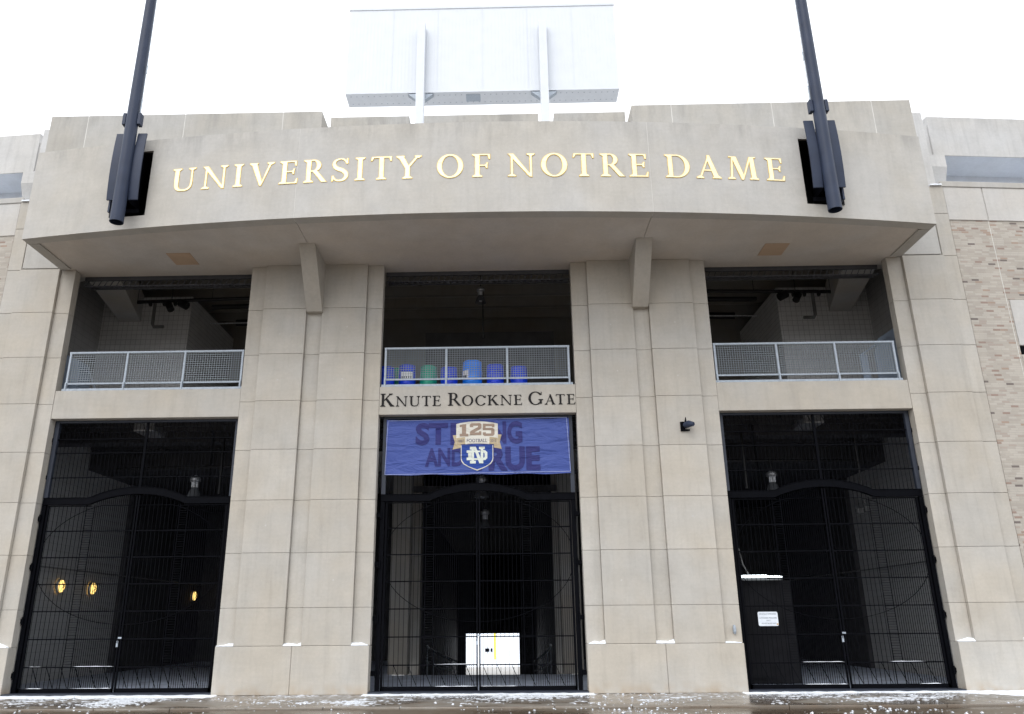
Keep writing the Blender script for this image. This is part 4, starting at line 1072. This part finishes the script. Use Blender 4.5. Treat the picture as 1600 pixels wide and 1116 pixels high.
service('vertical_conduit', [[(.08, 3.0, 11.2), (.08, 3.0, 9.66)]], .022, 'blacksteel', 'black conduit drop with round end in the upper middle opening', extra=lambda mb: mb.tube([(.08, 3.0, 9.66), (.08, 3.0, 9.56)], .05, 10))
# flood lights on the right hall wall
fl = thing('flood_light', (11.2, 4.5, 4.5), 'small twin flood light hanging behind the right side of the right gate', 'lamp')
mb = MB(); mb.tube([(11.25, 4.5, 6.9), (11.25, 4.5, 4.75)], .018, 6); mb.build('stem', 'pipegrey', fl)
mb = MB(); mb.box(10.95, 11.15, 4.35, 4.5, 4.45, 4.6, bev=.02); mb.box(11.18, 11.36, 4.35, 4.5, 4.5, 4.66, bev=.02); mb.build('lamp_head', 'pipegrey', fl)
# tube light and door behind right gate
tl = thing('tube_light', (7.2, 2.0, 2.6), 'bright white tube light glowing behind the left side of the right gate', 'lamp')
mb = MB(); mb.tube([(6.72, 2.0, 2.585), (7.35, 2.0, 2.59)], .045, 10); mb.tube([(7.38, 2.0, 2.585), (7.74, 2.0, 2.58)], .025, 10); mb.build('tube', 'tube', tl)
mb = MB(); mb.tube([(6.9, 2.02, 2.66), (6.78, 2.02, 2.9), (6.72, 2.05, 3.3)], .02, 8); mb.box(6.7, 7.76, 2.05, 2.12, 2.5, 2.53); mb.build('bracket_arm', 'pipegrey', tl)
bo = thing('ticket_booth', (7.2, 2.6, 0), 'dark steel ticket booth standing behind the left side of the right gate', 'booth')
mb = MB(); mb.box(6.1, 8.0, 2.2, 3.6, .02, 2.5, bev=.02); mb.build('body', 'booth', bo)
mb = MB(); mb.box(6.5, 7.3, 2.16, 2.199, .15, 2.3); mb.build('door', 'booth', bo)
# spotlight and bell fitting on the right pier
sp = thing('spotlight', (5.12, 0, 6.1), 'small black spotlight on the right pier beside the right gate', 'lamp')
mb = MB(); mb.box(5.02, 5.14, -.03, 0, 5.96, 6.20, bev=.006); mb.box(5.02, 5.24, -.05, -.031, 5.96, 6.0); mb.build('mounting_plate', 'iron', sp)
mb = MB(); mb.tube([(5.14, -.06, 6.10), (5.20, -.17, 6.11), (5.29, -.26, 6.08)], [.075, .085, .05], 14); mb.tube([(5.10, -.03, 6.10), (5.14, -.08, 6.10)], .03, 10); mb.build('lamp_head', 'navy', sp)
mb = MB(); mb.tube([(5.14, -.08, 6.16), (5.15, -.09, 6.30)], [.03, .008], 8); mb.build('swivel_pin', 'iron', sp)
cf = thing('conduit_fitting', (5.88, .05, 1.33), 'small grey conduit fitting on the right pier just above the snowy ledge', 'fitting')
mb = MB(); mb.tube([(5.87, .06, 1.24), (5.87, .05, 1.30), (5.87, .05, 1.36), (5.87, .06, 1.43)], [.025, .038, .038, .025], 10); mb.build('body', 'galv', cf)
mb = MB(); mb.box(5.845, 5.895, .0, .02, 1.28, 1.38, bev=.006); mb.build('cover', 'galv', cf)
# camera dome at the side of the left pier: rust-tinted wall tie
# pale panels on the side balconies
pn = thing('folded_table', (11.3, 2, FL), 'pale blue grey folded table leaning in the right corner of the right balcony', 'table')
mb = MB(); mb.prism([(11.05, FL), (11.75, FL), (11.75, 9.35), (11.2, 9.0), (11.05, 8.6)], 'y', 1.95, 2.0); mb.build('table_top', 'panelblue', pn)
mb = MB(); mb.bar((10.62, 1.9, 8.5), (11.45, 1.9, 9.05), .05, .04); mb.box(10.6, 10.8, 1.88, 1.92, FL, 8.5); mb.build('leg', 'panelblue', pn)
tk = thing('covered_cart', (-11.2, 1.6, FL), 'rounded pale blue covered cart in the left corner of the left balcony', 'cart')
mb = MB(); mb.prism([(-11.7, FL), (-11.7, 8.55), (-11.4, 8.62), (-11.1, 8.5), (-10.98, 8.1), (-10.95, FL)], 'y', 1.3, 1.9); mb.build('cover', 'panelblue', tk)
mb = MB(); mb.tube([(-10.9, 1.5, 8.4), (-10.4, 1.5, FL)], .015, 6); mb.tube([(-10.6, 1.5, 7.9), (-10.55, 1.5, FL)], .015, 6); mb.build('handle', 'galv', tk)

# ------------------------------------------------------------------ tunnel handrails, field, goal post, far stand
def ramp_rail(sg, label):
    g = thing('ramp_handrail', (sg*2.3, 12, -.5), label, 'handrail', 'handrails along the tunnel ramp')
    for dz, r, a, b in ((0, .042, 12.2, 31), (-.55, .03, 12.2, 31)):
        mb = MB(); pts = []
        for i in range(30):
            y = a+(b-a)*i/29; z = .67-1.40*((y-12.2)/18.8)**.85+dz+.05*noise.noise(Vector((y*.8, sg*3, 0)))
            pts.append((sg*2.3, y, z))
        mb.tube(pts, r, 6); mb.build('rail', 'snow', g, 'handrail capped with snow')
    mb = MB()
    for i in range(8):
        y = 12.2+i*2.68; z = .67-1.40*((y-12.2)/18.8)**.85; mb.tube([(sg*2.3, y, z), (sg*2.3, y, z-1.2)], .02, 6)
    mb.build('baluster', 'galv', g)
ramp_rail(-1, 'snow capped handrail down the left side of the dark ramp'); ramp_rail(1, 'snow capped handrail down the right side of the dark ramp')
gp = thing('goal_post', (-1.0, 100, -2.2), 'slim yellow goal post seen through the bright end of the tunnel', 'goal post')
mb = MB(); mb.tube([(-1.0, 100, -3.7), (-1.0, 100, 3.0)], .14, 10); mb.build('upright', 'yellow', gp)
st = thing('far_stand', (0, 130, -6), 'snow covered far stand seen through the bright end of the tunnel', 'stand')
mb = MB()
for i in range(20): mb.box(-40, 40, 131+i*.8, 132+i*.8, -6, -5+i*.8)
mb.box(-40, 40, 130.6, 131, -6, -1.5); mb.build('terrace', 'snow', st)
mb = MB(); mb.box(-3.17, -2.44, 130.4, 130.59, -3.74, -3.17); mb.box(-2.17, -1.86, 130.4, 130.59, -3.74, -3.17); mb.build_each('window', 'iron', st)
mb = MB(); mb.box(-200, 200, 39.4, 129, -6.2, -6.0); mb.box(-30, 30, 54, 60, -2.6, -2.25)
kind(mb.build('field_snow_ground', 'snow'), 'structure')

mb = MB(); mb.box(-30, 30, 39.35, 53.9, -2.6, -2.26); kind(mb.build('exit_path', 'wingcap'), 'structure')
# ------------------------------------------------------------------ ground
def sheet(name, quads, z, mat):
    mb = MB()
    for x0, x1, y0, y1 in quads: mb.poly([(x0, y0, z), (x1, y0, z), (x1, y1, z), (x0, y1, z)], [(0,1,2,3)])
    return kind(mb.build(name, mat), 'structure')
sheet('ground', [(-900, 900, -900, -2.62), (-900, -45, -2.62, 900), (45, 900, -2.62, 900)], -.03, 'road')
sheet('pavement', [(-45, 45, -2.6, 0.34)], 0.0, 'pave')
mb = MB()
x = -31
while x < 31:
    mb.box(x, x+1.47, -2.76, -2.61, -.06, .004, bev=.012); x += 1.48
kind(mb.build('kerb', 'pave'), 'structure')
mb = MB()
for x0, x1 in ((-10.84, -6.04), (-2.488, 2.488), (6.04, 10.84)): mb.box(x0, x1, .0, .36, -.02, .05, bev=.008)
kind(mb.build('threshold', 'ironframe'), 'structure')
sheet('hall_floor', [(-12.6, 12.6, .36, 6.5), (-12.6, -2.85, 6.5, 16), (2.85, 12.6, 6.5, 16)], .012, 'hall')
mb = MB()
mb.poly([(-2.84, 6.5, .011), (2.84, 6.5, .011), (2.84, 14, -1.1), (-2.84, 14, -1.1), (2.84, 39.3, -2.26), (-2.84, 39.3, -2.26)], [(0,1,2,3), (3,2,4,5)])
kind(mb.build('ramp', 'ramp'), 'structure')
# control joints scored in the pavement
mb = MB()
for p, q in (((-2.9, -.15), (-4.7, -2.6)), ((3.2, -.2), (4.6, -2.6)), ((6.3, -.2), (8.2, -2.6)), ((-9, -.2), (-10.4, -2.6))):
    p, q = Vector(p), Vector(q); d = (q-p).normalized(); a = Vector((-d.y, d.x))*.012
    mb.poly([(*(p-a), .004), (*(p+a), .004), (*(q+a), .004), (*(q-a), .004)], [(0,1,2,3)])
mb.poly([(-30, -1.42, .004), (30, -1.42, .004), (30, -1.39, .004), (-30, -1.39, .004)], [(0,1,2,3)])
kind(mb.build('pavement_joint', 'mortar'), 'structure')

# snow swept against the wall: height field, open where the noise is low
def snowfield(x0, x1, y0, y1, res, hfun):
    nx, ny = int((x1-x0)/res), int((y1-y0)/res); vs = []; hh = []
    for j in range(ny+1):
        for i in range(nx+1):
            x, y = x0+(x1-x0)*i/nx, y0+(y1-y0)*j/ny; h = hfun(x, y); hh.append(h); vs.append((x, y, max(-.01, h)))
    fs_ = []
    for j in range(ny):
        for i in range(nx):
            k = j*(nx+1)+i; q = (k, k+1, k+nx+2, k+nx+1)
            if max(hh[a] for a in q) > .002: fs_.append(q)
    mb = MB(); mb.poly(vs, fs_, .5, True); return mb
def hf(x, y):
    n1 = noise.noise(Vector((x*1.3, y*2.1, 3))); n2 = noise.noise(Vector((x*5, y*9, 7))); n3 = noise.noise(Vector((x*16, y*24, 1)))
    d = -y                                                     # distance from the wall
    in_gate = 1 if (abs(x) < 2.6 or 5.9 < abs(x) < 10.95) else 0
    edge = .30 if in_gate else -.04
    edge += .22 if x < -6 else 0
    if x > 10.6: edge += (x-10.6)*1.5
    h = .045*(edge-d+.16*n1)/.35+.018*n2+.012*n3
    h = min(h, .022+.012*n2); h = h if y < -.012 else -.01
    return h
mb = snowfield(-14, 14, -1.9, .04, .035, hf)
kind(tag(mb.build('swept_snow', 'snow'), 'thin crusty snow swept along the foot of the gates and wall', 'snow'), 'stuff')
def hf2(x, y):
    n2 = noise.noise(Vector((x*3, y*6, 17))); n3 = noise.noise(Vector((x*13, y*20, 21))); n4 = noise.noise(Vector((x*.6, y*.9, 5)))
    return .018*(n3*1.5+n2*1.1+n4*1.4)-.0085-.006*max(0, -y-.9)-(.008 if 2.6 < abs(x) < 5.9 else 0)
mb = snowfield(-14, 14, -2.5, .0, .03, hf2)
kind(tag(mb.build('snow_patches', 'slush'), 'thin broken patches of snow on the wet pavement', 'snow'), 'stuff')
mb = MB()
for k in range(2500):
    x = random.uniform(-14, 14); y = random.choice([random.uniform(-4.4, -1.6), random.uniform(-2.6, -.1), random.gauss(-3.4, .5)])
    if noise.noise(Vector((x*.45, y*.9, 9))) < random.uniform(-.12, .42): continue
    r = random.choice([.006, .008, .010, .013, .016, .022, .028])*random.uniform(.7, 1.3); z = -.03 if y < -2.62 else 0
    vs = []; 
    for (a, b, c) in ((1,0,0), (-1,0,0), (0,1,0), (0,-1,0), (0,0,1), (0,0,-.3), (.7,.7,.5), (-.7,.7,.5), (.7,-.7,.5), (-.7,-.7,.5)):
        s_ = r*random.uniform(.7, 1.25); vs.append((x+a*s_, y+b*s_, z+max(0, c)*s_*.9+.001))
    mb.poly(vs, [(4,6,7), (4,7,9), (4,9,8), (4,8,6), (6,0,2), (6,2,7), (7,2,1), (7,1,9), (9,1,3), (9,3,8), (8,3,0), (8,0,6)], .5)
kind(tag(mb.build('snow_crumbs', 'slush'), 'scattered crumbs of frozen snow on the wet pavement', 'snow'), 'stuff')

# scene settings that help noise in the dark halls
scene.cycles.max_bounces = 6; scene.cycles.diffuse_bounces = 4
